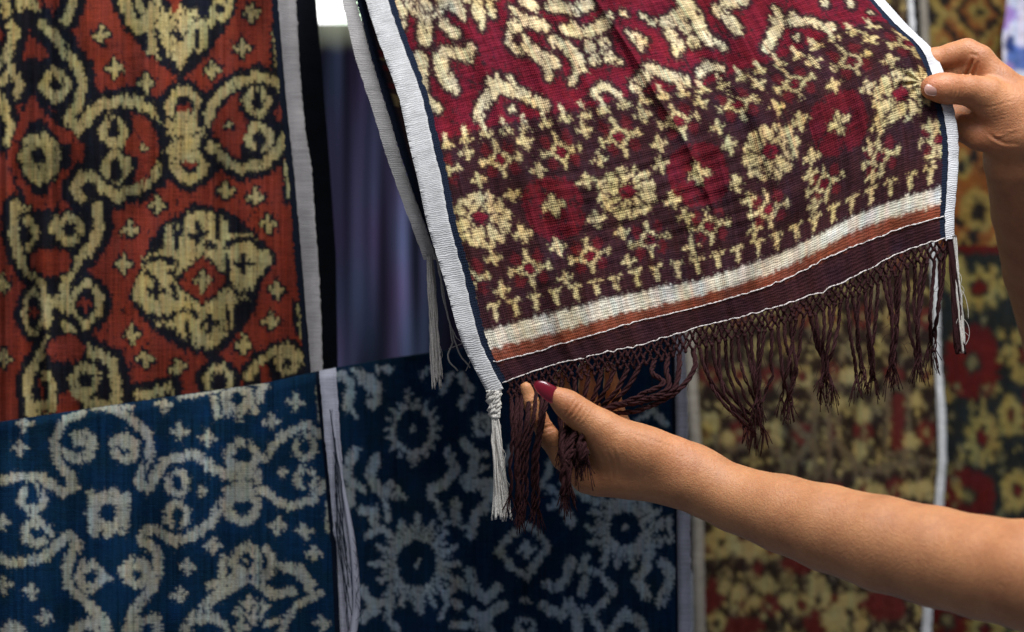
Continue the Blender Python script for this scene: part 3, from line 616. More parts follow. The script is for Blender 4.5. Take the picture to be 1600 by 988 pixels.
# ---------------------------------------------------------------- cloths hanging in the background, right
def pat_brown():
    P = Pat(1060, -80, 1490, 1080, 1)                          # 0 ochre 1 black brown 2 dark red 3 grey brown 4 bright ochre
    R = random.Random(8); k = .433
    P.frame(1050, 560, k)
    S, E, ring = P.S, P.E, P.ring
    for j in range(-14, 12):                                 # lattice with dotted medallions at its crossings
        for i in range(-1, 10):
            x, y = 20 + 112 * i + (56 if j % 2 else 0), 60 + 104 * j
            for sx in (-1, 1): S(3, [(x, y), (x + sx * 28, y + 52), (x + sx * 56, y + 104)], 13)
    for j in range(-14, 12):
        for i in range(-1, 10):
            x, y = 20 + 112 * i + (56 if j % 2 else 0) + R.uniform(-5, 5), 60 + 104 * j + R.uniform(-5, 5)
            kind = (i * 2 + j) % 4
            E(1, x, y, 44, 46, p=1.5)
            if kind == 0:
                for q in range(9): E(4, x + 29 * math.cos(q * .7), y + 32 * math.sin(q * .7), 9, 10)
                E(2, x, y, 15, 18)
            elif kind == 1:
                E(0, x, y, 30, 34, p=1.3); E(1, x, y, 14, 16); E(4, x, y, 7, 8)
            elif kind == 2:
                for q in range(8): E(2, x + 25 * math.cos(q * .785), y + 28 * math.sin(q * .785), 13, 14)
                E(0, x, y, 12, 12)
            else:
                P.X(4, x, y, 28, 17); E(1, x, y, 7)
            for dx, dy in ((56, 0), (28, 34), (-28, 34)): E(R.choice((0, 0, 4, 3)), x + dx + R.uniform(-5, 5), y + dy + R.uniform(-6, 6), R.uniform(7, 12), R.uniform(9, 14))
    for x in (515, 565): S(3, [(x, 120), (x + 5, 430)], 20)
    S(3, [(780, 110), (850, 100), (860, 330), (770, 350), (780, 110)], 18); S(2, [(815, 150), (812, 310)], 46)
    for p in ([(420, 210), (500, 300), (400, 410)], [(590, 300), (690, 400)], [(700, 420), (810, 380), (940, 370)], [(300, 260), (420, 380)], [(130, 260), (210, 330), (290, 300)], [(640, 60), (540, 130)]): S(3, p, 26)
    for x, y, a, b in ((690, 200, 24, 42), (640, 60, 40, 30), (600, 160, 22, 30), (880, 150, 24, 28), (140, 230, 30, 40), (200, 290, 26, 30), (375, 260, 22, 40), (680, 330, 26, 40), (860, 300, 30, 26), (700, 90, 26, 26), (880, 470, 60, 28), (740, 480, 40, 24)): E(4, x, y, a, b)
    for x, y, a, b in ((150, 850, 46, 60), (250, 970, 90, 40), (760, 890, 80, 60), (460, 740, 70, 40), (520, 960, 50, 50), (310, 760, 20, 30)): E(2, x, y, a, b, p=1.5)
    for x, y, a, b in ((180, 660, 60, 60), (280, 690, 60, 40), (190, 830, 24, 30), (240, 850, 30, 34), (300, 880, 30, 24), (340, 820, 40, 34), (160, 950, 36, 40), (530, 850, 44, 60), (640, 870, 44, 34), (420, 870, 34, 30), (590, 940, 50, 60), (680, 960, 30, 30)): E(4, x, y, a, b, p=1.5)
    for x, y in ((525, 875), (180, 660), (160, 955)): E(1, x, y, 14, 18)
    return P
def pat_flower():
    P = Pat(1440, 360, 1720, 1080, 1)                          # 0 ochre 1 blue black 2 red 3 olive
    P.frame(0, 0, 1.0); E, ring, S = P.E, P.ring, P.S
    R = random.Random(3)
    P.G(2, [(1440, 360), (1720, 360), (1720, 398), (1440, 392)])
    for i in range(75):
        x, y = R.uniform(1470, 1720), R.uniform(400, 1080); E(R.choice((0, 3, 3)), x, y, R.uniform(4, 8), R.uniform(5, 10), rot=R.uniform(-40, 40))
    for x, y, a, b in ((1520, 566, 44, 58), (1512, 775, 42, 40), (1640, 640, 40, 55), (1620, 860, 44, 50), (1480, 970, 36, 34)):
        for i in range(12):
            an = i * math.pi / 6; E(2, x + a * .82 * math.cos(an), y + b * .82 * math.sin(an), 11, 13)
        E(2, x, y, a * .9, b * .9); E(1, x, y, 13, 16); E(3, x, y, 7, 9)
    for i in range(170):
        x, y = R.uniform(1440, 1720), R.uniform(400, 1080); E(R.choice((0, 3, 3, 1)), x, y, R.uniform(3, 7), R.uniform(3, 8), rot=R.uniform(-40, 40))
    for x, y, a, b in ((1535, 685, 30, 46), (1590, 765, 26, 30), (1598, 555, 26, 46), (1530, 450, 46, 36), (1490, 425, 20, 26), (1580, 650, 16, 30), (1540, 985, 30, 36), (1600, 1000, 20, 26), (1690, 760, 30, 40)):
        for i in range(10):
            an = i * math.pi / 5 + .3; E(0, x + a * .8 * math.cos(an), y + b * .8 * math.sin(an), 6, 8)
        E(0, x, y, a * .62, b * .66); E(1, x, y, a * .38, b * .42); E(2, x, y, a * .28, b * .28)
    return P
def pat_diamond():
    P = Pat(1420, -80, 1720, 430, 1)                           # 0 ochre 1 black brown 2 orange 3 dull yellow
    P.frame(0, 0, 1.0); S, E, G, ring = P.S, P.E, P.G, P.ring
    G(2, [(1420, 205), (1720, 160), (1720, 430), (1420, 430)])
    for cx, cy in ((1530, 20), (1655, 10), (1590, 120), (1470, 110)):
        for k, c in ((62, 2), (50, 0), (40, 1), (28, 2), (18, 3), (8, 1)):
            G(c, [(cx, cy - k * 1.15), (cx + k, cy), (cx, cy + k * 1.15), (cx - k, cy)])
    for p in ([(1452, -10), (1476, 24), (1450, 60)], [(1560, 60), (1540, 110)]): S(3, p, 12)
    for x, y, a in ((1528, 330, 30), (1502, 260, 18), (1560, 250, 22), (1620, 320, 32), (1505, 385, 16), (1560, 390, 18), (1670, 250, 28)):
        ring(3, x, y, a * .7, a * .85, a * .5); E(1, x, y, a * .35, a * .45); E(0, x, y - a, 7, 9); E(1, x - a, y + a * .6, 10, 8); E(1, x + a, y - a * .8, 10, 12)
    return P
def pat_violet():
    P = Pat(1540, -60, 1800, 260, 0)                           # 0 white 1 lilac 2 blue 3 dark blue
    P.frame(0, 0, 1.0); R = random.Random(5)
    for i in range(60): P.E(R.choice((1, 1, 2, 3)), R.uniform(1545, 1790), R.uniform(-50, 260), R.uniform(8, 24), R.uniform(8, 26), rot=R.uniform(0, 90))
    P.E(2, 1588, 85, 16, 26); P.E(0, 1600, 50, 26, 24); P.E(0, 1592, 128, 16, 20); P.E(1, 1576, 112, 10, 16); P.E(3, 1578, 70, 8, 14)
    return P
def flat_cloth(name, thing_obj, pat, img, depth, x0, x1, y0, y1, step, mat=DYED_FAR, fold=.004, seed=1):
    """x0, x1: functions of y or numbers"""
    fx0 = x0 if callable(x0) else (lambda y: x0 + 0 * y); fx1 = x1 if callable(x1) else (lambda y: x1 + 0 * y)
    ys = np.arange(y0, y1 + step, step); n = int((np.max(fx1(ys)) - np.min(fx0(ys))) / step) + 2
    f = np.linspace(0, 1, n)
    X = fx0(ys)[:, None] * (1 - f) + fx1(ys)[:, None] * f; Y = np.repeat(ys[:, None], n, 1)
    D = depth + fold * (np.sin(X / 31 + seed + .004 * Y) + .6 * np.sin(X / 73 + 2 * seed) + .5 * wob(X, seed, 40))
    return sheet(name, at(X, Y, D), mat, thing_obj, sample(img, pat, X, Y), np.stack([X, Y], -1)), (fx0, fx1, D)
def band(name, parent, left, right, y0, y1, depth, mat, step=3.0, n=9, roll=.0015, seed=2, yfun=None, thick=.0012, **kw):
    """a selvedge: narrow strip with body, closed at both long edges"""
    ys = np.arange(y0, y1 + step, step)
    f = np.concatenate([np.linspace(0, 1, n), np.linspace(1, 0, n)]); back = np.concatenate([np.zeros(n), np.ones(n)])
    l, rr = left(ys) + .35 * wob(ys, seed, 5), right(ys) + .5 * wob(ys, seed + 1, 4)
    X = l[:, None] * (1 - f) + rr[:, None] * f
    Y = np.repeat(ys[:, None], 2 * n, 1)
    D = (depth(X, Y) if callable(depth) else depth) + back * thick - (1 - back) * roll * np.sin(math.pi * f) + .0012 * np.sin(Y / 23 + seed)
    return sheet(name, at(X, Y, D), mat, parent, None, np.stack([X, Y], -1), **kw)

GRP = None
# brown ikat
t = hung('ikat_cloth', 'dark brown ikat cloth with ochre motifs hanging blurred behind the fringe and forearm', GRP, tuple(at(1280, 1050, 1.9)))
P = pat_brown(); img = ikat(P, [(.215, .155, .070), (.026, .016, .012), (.10, .018, .015), (.125, .088, .05), (.33, .245, .095)], (3, 3), (1.5, 2.5), 21, speck=.2)
e1 = curve([(-80, 1411), (0, 1417), (120, 1424), (300, 1444), (450, 1456), (560, 1459), (640, 1464), (720, 1466), (800, 1459), (900, 1445), (1080, 1434)])
e0 = curve([(-80, 1076), (560, 1082), (760, 1092), (1080, 1102)])
flat_cloth('cloth', t, P, img, 1.90, e0, e1, -80, 1060, 3.5, seed=3)
band('selvedge', t, e1, curve([(-80, 1422), (0, 1428), (120, 1436), (300, 1456), (450, 1468), (560, 1470), (640, 1478), (720, 1479), (800, 1474), (900, 1462), (1080, 1448)]), -80, 1060, 1.895, SELV_BRIGHT, roll=.006)
band('selvedge', t, curve([(-80, 1058), (560, 1068), (760, 1080), (1080, 1083)]), curve([(-80, 1080), (560, 1088), (760, 1099), (1080, 1104)]), -80, 1060, 1.893, SELV_TAN, roll=.008)
# flower cloth
t = hung('ikat_cloth', 'blue black ikat cloth with red and yellow flowers at the far right behind the elbow', GRP, tuple(at(1580, 1050, 2.0)))
P = pat_flower(); img = ikat(P, [(.26, .195, .060), (.017, .019, .018), (.085, .011, .010), (.15, .125, .06)], (3, 3), (2, 3), 22, speck=.2)
flat_cloth('cloth', t, P, img, 2.0, 1436, 1710, 384, 1060, 3.5, seed=6)
# diamond cloth
t = hung('ikat_cloth', 'black and orange ikat cloth with diamonds hanging behind the upper hand', GRP, tuple(at(1580, 430, 2.06)))
P = pat_diamond(); img = ikat(P, [(.27, .16, .045), (.020, .015, .013), (.20, .068, .020), (.24, .16, .045)], (4, 4), (1.5, 3), 23)
flat_cloth('cloth', t, P, img, 2.06, 1415, 1710, -80, 425, 3.5, seed=7)
band('selvedge', t, curve([(-80, 1430), (0, 1436), (430, 1452)]), curve([(-80, 1444), (0, 1450), (430, 1466)]), -80, 425, 2.05, SELV_TAN, roll=.006)
# pale cloth
t = hung('batik_cloth', 'white and violet blue cloth bunched at the right edge beyond the upper hand', GRP, tuple(at(1660, 250, 1.98)))
P = pat_violet(); img = ikat(P, [(.62, .60, .70), (.36, .22, .50), (.10, .16, .42), (.03, .05, .16)], (3, 3), (2, 2), 24)
flat_cloth('cloth', t, P, img, 1.98, curve([(-60, 1575), (20, 1572), (60, 1566), (110, 1568), (260, 1590)]), 1790, -50, 250, 3.5, fold=.015, seed=9)

# ---------------------------------------------------------------- left: orange cloth and the black one behind it
t = hung('black_cloth', 'plain black cloth hanging in a narrow strip between orange cloth and violet curtain', GRP, tuple(at(490, 700, 1.47)))
ys = np.arange(-80, 700, 8.0); f = np.linspace(0, 1, 12)
l, rr = 380 + .08 * ys, np.interp(ys, [-80, 0, 200, 400, 700], [488, 494, 511, 525, 530])
X = l[:, None] * (1 - f) + rr[:, None] * f; Y = np.repeat(ys[:, None], 12, 1)
sheet('cloth', at(X, Y, 1.47 + .004 * np.sin(X / 14)), BLACK, t, None, np.stack([X, Y], -1))

t = hung('ikat_cloth', 'rust orange ikat cloth with cream scrolls and medallion hanging at upper left', GRP, tuple(at(220, 720, 1.37)))
PO = pat_orange(); imgO = ikat(PO, [(.36, .285, .125), (.010, .010, .014), (.180, .030, .018)], (4, 5), (.9, 2.6), 1, holes=1.75, streak=.18, weft=.08, mott=.18)
ein = curve([(-80, 428), (0, 434), (155, 447), (275, 460), (340, 466), (423, 473), (509, 480), (570, 485), (720, 497)])
eout = curve([(-80, 458), (0, 463), (103, 468), (206, 477), (258, 487), (340, 492), (389, 496), (475, 501), (568, 504), (720, 512)])
def depth_orange(X, Y):
    ridge = 74 + .02 * (Y - 500) + 8 * np.sin(Y / 90)
    up = np.clip((Y - 250) / 250, 0, 1)
    return 1.393 - .006 * up * np.exp(-((X - ridge) / 11) ** 2) + .005 * up * np.exp(-((X - ridge + 26) / 17) ** 2) + .010 * np.sin(X / 52 + .5 + Y / 700) + .005 * np.sin(X / 25 + Y / 190) + .003 * np.sin(X / 90 + Y / 60) + .03 * np.clip((18 - X) / 80, 0, 1) ** 2 - .004 * np.clip((X - 440) / 60, 0, 1) + .0006 * wob(X, 3, 9)
step = 1.25
ys = np.arange(-60, 720, step); n = int(560 / step); f = np.concatenate([np.linspace(-.32, 0, 45)[:-1], np.linspace(0, 1, n)]); n = len(f)
X = -60 * (1 - f) + ein(ys)[:, None] * f; Y = np.repeat(ys[:, None], n, 1)
col = sample(imgO, PO, np.where(X < -40, -80 - X, X), Y)
dd = ein(ys)[:, None] - X
edge = (dd < 10 + 1.2 * wob(Y, 9, 4))[..., None]
col = np.where(edge, np.array([.010, .013, .022]), col)
sheet('cloth', at(X, Y, depth_orange(X, Y)), DYED, t, col, np.stack([X, Y], -1))
band('selvedge', t, ein, eout, -60, 720, lambda X, Y: depth_orange(X, Y) - .0008, SELV_DIM, step=2.0)

# ---------------------------------------------------------------- lower left: two indigo cloths folded over a sloping rail
ytop = curve([(-300, 706), (0, 659), (149, 637), (290, 616), (412, 599), (500, 579), (600, 561), (700, 547), (1100, 492)])
def folded(name, parent, pat, img, x0, x1, depth, step, R=17.0, low=1060, back=150, dark=None, mat=DYED, seed=1, amp=.0065, ext=0):
    a = np.concatenate([np.arange(-back, 0, step * 3), np.arange(0, 580, step)])
    fx0 = x0 if callable(x0) else (lambda y: x0 + 0 * y); fx1 = x1 if callable(x1) else (lambda y: x1 + 0 * y)
    th = np.clip(a / R, -math.pi / 2, math.pi / 2)
    extra = np.where(a > R * math.pi / 2, a - R * math.pi / 2, np.where(a < -R * math.pi / 2, -a - R * math.pi / 2, 0))
    yo = R - R * np.cos(th) + extra
    zo = -np.sin(th) * R
    xm = .5 * (fx0(np.array([700.]))[0] + fx1(np.array([700.]))[0])
    ym = ytop(xm) + yo
    n = int((fx1(np.array([800.]))[0] - fx0(np.array([800.]))[0]) / step) + 2
    f = np.linspace(0, 1, n)
    if ext: f = np.concatenate([np.linspace(-ext, 0, 40)[:-1], f])
    X = fx0(ym)[:, None] * (1 - f) + fx1(ym)[:, None] * f
    Y = ytop(X) + yo[:, None]
    hang = np.clip(extra / 120, 0, 1)[:, None]
    D = depth + (zo[:, None] + R) * KPX * depth + amp * (.25 + hang) * (np.sin(X / 47 + seed + Y / 300) + .6 * np.sin(X / 21 + 2 * seed)) + .0005 * wob(X, seed + 3, 8) * (1 - hang * .5)
    DY = ytop(X) + R + (a - R * math.pi / 2)[:, None]
    col = sample(img, pat, np.where(X < -60, -120 - X, X) if ext else X, np.clip(DY, pat.y0, None))
    if dark is not None:
        for (fn, w, c) in dark:
            ed = np.abs(X - fn(Y)) < w
            col = np.where(ed[..., None], np.array(c), col)
    return sheet(name, at(X, Y, D), mat, parent, col, np.stack([X, DY], -1))
PB = pat_blue(); imgB = ikat(PB, [(.345, .335, .275), (.0045, .023, .055)], (3, 3), (1.8, 1.8), 2, holes=1.7, streak=.20, weft=.06, mott=.12)
bl = curve([(540, 496), (595, 500), (668, 506), (755, 515), (863, 524), (1080, 533)])
br = curve([(540, 523), (595, 526), (690, 532), (777, 539), (863, 546), (1080, 558)])
t = hung('ikat_cloth', 'bright indigo blue ikat cloth with pale scrolls folded over a rail at lower left', GRP, tuple(at(220, 1060, 1.36)))
folded('cloth', t, PB, imgB, -80, bl, 1.355, 1.25, dark=[(bl, 6, (.006, .010, .02))], seed=2, ext=.28)
# its selvedge follows the fold too
def fold_band(name, parent, l, r_, depth, mat, R=17.0, n=8, roll=.001, back=100, lo=580):
    a = np.concatenate([np.arange(-back, 0, 4), np.arange(0, lo, 2.0)])
    th = np.clip(a / R, -math.pi / 2, math.pi / 2); extra = np.maximum(np.abs(a) - R * math.pi / 2, 0)
    yo = R - R * np.cos(th) + extra; zo = -np.sin(th) * R
    ym = ytop(.5 * (l(700.) + r_(700.))) + yo
    f = np.concatenate([np.linspace(0, 1, n), np.linspace(1, 0, n)]); bk = np.concatenate([np.zeros(n), np.ones(n)])
    X = (l(ym) + .3 * wob(ym, 4, 5))[:, None] * (1 - f) + (r_(ym) + .5 * wob(ym, 5, 6))[:, None] * f
    Y = ytop(X) + yo[:, None]
    D = depth + (zo[:, None] * (1 - bk * .06) + R) * KPX * depth - (1 - bk) * roll * (1 + np.sin(f * math.pi * 2)) - .0006
    return sheet(name, at(X, Y, D), mat, parent, None, np.stack([X, Y], -1))
fold_band('selvedge', t, bl, br, 1.353, SELV_LILAC, roll=.0018)
tb = Tubes(7)
q = spl([(519, 640), (524, 690), (533, 745), (542, 795), (551, 850), (556, 905), (557, 950), (552, 990), (549, 1040)], 70)
tb.add(at(q[:, 0], q[:, 1], 1.348), np.interp(np.arange(70), [0, 18, 40, 62, 69], [.0008, .0016, .0034, .0040, .003]))
tb.build('rolled_hem', SELV_LILAC, t)
tb = Tubes(5)
for k in range(9):
    x0, y0 = 519 + k * .9, 640 + k * 22
    q = spl([(x0 + NR.uniform(-3, 3), y0), (x0 + 5 + NR.uniform(-3, 3), y0 + 60), (x0 + 14 + NR.uniform(-4, 4), y0 + 120), (x0 + 22 + NR.uniform(-5, 5), y0 + 190)], 26)
    q[:, 0] += .8 * wob(q[:, 1], 40 + k, 9)
    tb.add(at(q[:, 0], q[:, 1], 1.343), .0005)
for k in range(8):
    y0 = 800 + 20 * k
    q = spl([(548 + .06 * (y0 - 800), y0), (560 + NR.uniform(-4, 8), y0 + 14), (562 + NR.uniform(-6, 6), y0 + 34), (556, y0 + 50)], 16)
    tb.add(at(q[:, 0], q[:, 1], 1.342), .00025)
tb.build('loose_threads', YARN_NAVY, t, kind='stuff')

PI_ = pat_indigo(); imgI = ikat(PI_, [(.36, .41, .43), (.0065, .026, .060)], (3, 3), (1.5, 1.8), 3, holes=1.6, streak=.15)
t = hung('ikat_cloth', 'darkest indigo ikat cloth with pale sunbursts and beasts behind the white tassel', GRP, tuple(at(790, 1060, 1.44)))
ir = curve([(440, 1049), (600, 1054), (760, 1057), (1080, 1060)])
folded('cloth', t, PI_, imgI, lambda y: 508 + .04 * (y - 560), ir, 1.425, 1.5, dark=[(ir, 4, (.006, .010, .02))], seed=5)
fold_band('selvedge', t, ir, curve([(440, 1068), (600, 1073), (760, 1077), (1080, 1082)]), 1.423, SELV_LILAC)
# ---- the lifted scarf's sheet: rows of control points (design px at the camera's own scale), t along the warp
HELD_ROWS = [
 (-330, [(535,-120),(680,-140),(850,-165),(1000,-185),(1130,-205),(1220,-215),(1262,-190)]),
 (-165, [(590,60),(720,30),(860,5),(1000,-18),(1150,-45),(1260,-75),(1325,-68)]),
 (-80,  [(622,150),(745,122),(860,98),(980,70),(1090,48),(1210,16),(1310,-14),(1372,-12)]),
 (0,    [(642,238),(700,222),(760,205),(860,186),(950,165),(1010,150),(1100,137),(1160,116),(1220,95),(1300,58),(1365,38),(1418,40)]),
 (48,   [(652,278),(785,250),(877,238),(970,215),(1060,190),(1150,165),(1240,132),(1332,95),(1404,69),(1453,74)]),
 (134,  [(668,352),(750,340),(865,318),(980,298),(1090,270),(1204,235),(1310,190),(1405,145),(1482,138)]),
 (218,  [(695,442),(825,420),(922,400),(1022,372),(1120,350),(1212,322),(1308,278),(1394,237),(1460,218),(1497,214)]),
 (299,  [(718,524),(757,517),(850,492),(1000,455),(1100,435),(1220,395),(1330,340),(1400,312),(1470,292),(1495,288)]),
 (324,  [(728,550),(762,545),(900,510),(1000,483),(1100,460),(1220,420),(1350,355),(1472,318),(1493,314)]),
 (342,  [(738,570),(785,563),(870,540),(1000,502),(1100,478),(1220,440),(1300,400),(1400,360),(1474,338),(1491,334)]),
 (373,  [(758,608),(787,598),(870,570),(1000,540),(1100,510),(1200,485),(1300,450),(1400,400),(1478,372),(1491,368)]),
]
HELD_W = 800.0
def polyline_at(pts, f):
    """smooth polyline sampled at arc fractions f"""
    p = np.asarray(pts, float)
    n = len(p)
    q = np.vstack([2 * p[0] - p[1], p, 2 * p[-1] - p[-2]])
    out = []
    for i in range(n - 1):
        t = np.linspace(0, 1, 24, endpoint=(i == n - 2))[:, None]
        a, b, c, d = q[i], q[i + 1], q[i + 2], q[i + 3]
        out.append(.5 * ((2 * b) + (c - a) * t + (2 * a - 5 * b + 4 * c - d) * t ** 2 + (3 * b - a - 3 * c + d) * t ** 3))
    p = np.vstack(out)
    L = np.concatenate([[0], np.cumsum(np.hypot(*np.diff(p, axis=0).T))]); L /= L[-1]
    return np.stack([np.interp(f, L, p[:, 0]), np.interp(f, L, p[:, 1])], 1)
def spline_rows(tk, V, t):
    """cubic (monotone-ish Catmull-Rom on uneven knots) along axis 0"""
    tk = np.asarray(tk, float); t = np.asarray(t, float)
    m = np.empty_like(V)
    d = np.diff(V, axis=0) / np.diff(tk).reshape(-1, *([1] * (V.ndim - 1)))
    h = np.diff(tk)
    m[0], m[-1] = d[0], d[-1]
    w = (h[1:] / (h[1:] + h[:-1])).reshape(-1, *([1] * (V.ndim - 1)))
    m[1:-1] = d[:-1] * w + d[1:] * (1 - w)
    i = np.clip(np.searchsorted(tk, t) - 1, 0, len(tk) - 2)
    hh = h[i]; x = ((t - tk[i]) / hh)
    sh = (-1, *([1] * (V.ndim - 1)))
    x = x.reshape(sh); hh = hh.reshape(sh)
    return (2*x**3-3*x**2+1) * V[i] + (x**3-2*x**2+x) * hh * m[i] + (-2*x**3+3*x**2) * V[i+1] + (x**3-x**2) * hh * m[i+1]
def held_xy(s, t):
    """arrays s (0..800), t -> (len t, len s, 2) plan position"""
    f = np.asarray(s, float) / HELD_W
    V = np.stack([polyline_at(r, f) for _, r in HELD_ROWS])
    return spline_rows([r[0] for r in HELD_ROWS], V, t)

# ---------------------------------------------------------------- the lifted scarf
scarf = thing('scarf', 'red and maroon ikat scarf with knotted brown fringe held open by two hands', 'scarf', tuple(at(1000, 540, 1.17)))
CREASE = curve([(-330, 352), (-160, 368), (-60, 384), (48, 396), (100, 404), (150, 410), (220, 418), (380, 425)])
def held_depth(S, T):
    d = np.interp(T, [-330, -165, 0, 134, 299, 384], [1.335, 1.268, 1.222, 1.195, 1.170, 1.160])
    u = S - CREASE(T)
    amp = np.interp(T, [-330, -100, 60, 160, 230, 380], [.3, .8, 1, .8, .3, .1])
    d = d - amp * (.0060 * np.exp(-(np.abs(u) / 7) ** 1.4) - .002 * np.exp(-((u + 20) / 13) ** 2) + .003 * np.exp(-((u - 40) / 26) ** 2))
    for c, w, a, sl in ((232, 10, .003, .10), (300, 9, .0025, .06), (505, 12, .0032, .05), (640, 10, .003, -.02), (150, 12, .002, .08)):
        d = d - a * np.exp(-((S - c - sl * T) / w) ** 2) * np.interp(T, [-330, -60, 180, 330], [.6, 1, .7, .15])
    d = d + .0035 * np.sin(S / 58 + .004 * T) + .0016 * np.sin(S / 23 + T / 120)
    d = d + .0011 * np.sin(S / 13 + 1.7 * np.sin(T / 70)) * np.interp(T, [-330, 200, 330], [1, 1, .3])
    wr = np.interp(T, [40, 90, 150, 215, 260], [0, 1, 1, .8, 0]) * np.interp(S, [150, 260, 460, 560], [0, 1, 1, 0])      # fine cross wrinkles by the discs
    d = d + .0006 * wr * np.sin(T / 3.1 + 2 * np.sin(S / 60)) + .0009 * wr * np.sin(T / 9 + 1.5 * np.sin(S / 45))
    d = d + .0010 * wob(S, 31, 17) + .022 * np.clip((S - 735) / 65, 0, 1) ** 2 * np.interp(T, [-330, 0, 120, 260, 380], [.3, .5, .2, .6, .5])
    rp = np.hypot(S - 762, T - 122); ang = np.arctan2(T - 122, 762 - S)      # puckers running out from the pinch
    d = d + .0025 * np.exp(-rp / 70) * np.clip(rp / 18, 0, 1) * np.sin(8 * ang + .6) 
    return d
def held(S, T, off=0.0):
    """S, T grids (rows share T)"""
    XY = np.empty(S.shape + (2,))
    V = {}
    base_s = np.linspace(0, HELD_W, 401)
    tt = T[:, 0]
    G = held_xy(base_s, tt)
    for i in range(len(tt)):
        XY[i, :, 0] = np.interp(S[i], base_s, G[i, :, 0]); XY[i, :, 1] = np.interp(S[i], base_s, G[i, :, 1])
    return at(XY[..., 0], XY[..., 1], held_depth(S, T) + off), XY
PH = pat_held()
imgH = ikat(PH, [(.49, .39, .23), (.031, .0110, .0135), (.118, .0085, .017), (.165, .043, .024), (.52, .45, .35), (.085, .011, .014), (.088, .008, .013), (.44, .335, .165)], (2, 2), (1.0, 1.8), 4, holes=1.15, streak=.15, weft=.15, speck=.22, mott=.16, grain=.16, tint=.10)
sL = lambda T: np.interp(T, [-330, 0, 60, 332, 384], [36, 36, 34, 27, 26]); sR = lambda T: np.interp(T, [-330, 0, 20, 220, 380], [782, 782, 782, 784, 786])
step = 1.35
tt = np.arange(-330, 373 + .5, step); n = int(755 / step); f = np.linspace(0, 1, n)
T = np.repeat(tt[:, None], n, 1); S = sL(tt)[:, None] * (1 - f) + sR(tt)[:, None] * f
col = sample(imgH, PH, S, T)
navy = ((S - sL(T) < 11 + .8 * wob(T, 5, 4)) | (sR(T) - S < 9 + .8 * wob(T, 6, 4)))[..., None]
hem = (T > 299)[..., None]; k5 = np.ones(5) / 5
col = np.where(hem, .5 * col + .5 * np.stack([np.apply_along_axis(lambda r_: np.convolve(np.pad(r_, 2, mode='edge'), k5, 'valid'), 1, col[..., c_]) for c_ in range(3)], -1), col)
col = np.where(navy, np.array([.012, .017, .032]), col)
Pm, _ = held(S, T)
sheet('cloth', Pm, DYED_HELD, scarf, col, np.stack([S, T], -1))
def held_band(name, a, b, t0, t1, mat, n=9):
    tt = np.arange(t0, t1, 1.6); f = np.concatenate([np.linspace(0, 1, n), np.linspace(1, 0, n)]); bk = np.concatenate([np.zeros(n), np.ones(n)])
    S = (a(tt) + .45 * wob(tt, 7, 5) + .3 * wob(tt, 17, 13))[:, None] * (1 - f) + (b(tt) + .5 * wob(tt, 8, 6))[:, None] * f; T = np.repeat(tt[:, None], 2 * n, 1)
    p, _ = held(S, T, 0)
    p[..., 1] += bk * .0006 - .0009 - (1 - bk) * .0005 * np.sin(math.pi * f) + .0003 * wob(T, 9, 30)
    return sheet(name, p, mat, scarf, None, np.stack([S, T], -1))
held_band('selvedge', lambda t: 0 * t, lambda t: sL(t) + .5, -330, 382, SELV_SHADED)
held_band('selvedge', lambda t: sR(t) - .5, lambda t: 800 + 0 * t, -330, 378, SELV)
for tline, s0, s1 in ((342, 34, 783), (372, 30, 785)):
    ss = np.arange(s0, s1, 1.6); T1 = np.full((1, len(ss)), tline) + 0; S1 = ss[None]
    tw = tline + .8 * wob(ss, int(tline), 8)
    p, _ = held(S1, T1); q, _ = held(S1, T1 - 1.0)
    p = p[0] + (p[0] - q[0]) * (tw - tline)[:, None]; p[:, 1] -= .0008
    tb = Tubes(5); tb.add(p, (.00042 + .00036 * (np.sin(ss / 1.6 + 2 * wob(ss, 3, 9)) > -.1) + .00012 * wob(ss, 14, 2)) * .78); tb.build('stitch_line', STITCH, scarf)

# back half of the scarf, hanging behind: seen at its left edge only
bo = curve([(-330, 497), (-80, 522), (0, 534), (91, 555), (182, 585), (243, 603), (300, 623), (345, 640), (405, 662)])
bw = curve([(-330, 520), (-80, 545), (0, 557), (91, 580), (182, 608), (243, 626), (300, 645), (345, 662), (405, 683)])
ys = np.arange(-200, 405, 4.0); f = np.linspace(0, 1, 60)
def back_depth(X, Y): return np.interp(Y, [-330, -165, 0, 134, 420], [1.39, 1.345, 1.310, 1.278, 1.238]) + .003 * np.sin(X / 30) + .0 * X
X = bw(ys)[:, None] * (1 - f) + (bw(ys) + 330)[:, None] * f; Y = ys[:, None] - 60 * f[None] + 0 * X
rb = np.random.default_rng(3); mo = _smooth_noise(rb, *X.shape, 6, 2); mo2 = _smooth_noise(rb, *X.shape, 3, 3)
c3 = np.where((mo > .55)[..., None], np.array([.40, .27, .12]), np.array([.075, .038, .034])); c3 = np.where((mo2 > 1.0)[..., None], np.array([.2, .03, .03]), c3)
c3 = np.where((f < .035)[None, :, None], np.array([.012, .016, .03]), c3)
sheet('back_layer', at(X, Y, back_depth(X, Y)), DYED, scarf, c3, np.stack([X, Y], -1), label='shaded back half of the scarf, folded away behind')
band('selvedge', scarf, bo, bw, -200, 405, lambda X, Y: back_depth(X, Y) - .001, SELV_GREY, step=2.0, label='greyish selvedge of the back half')

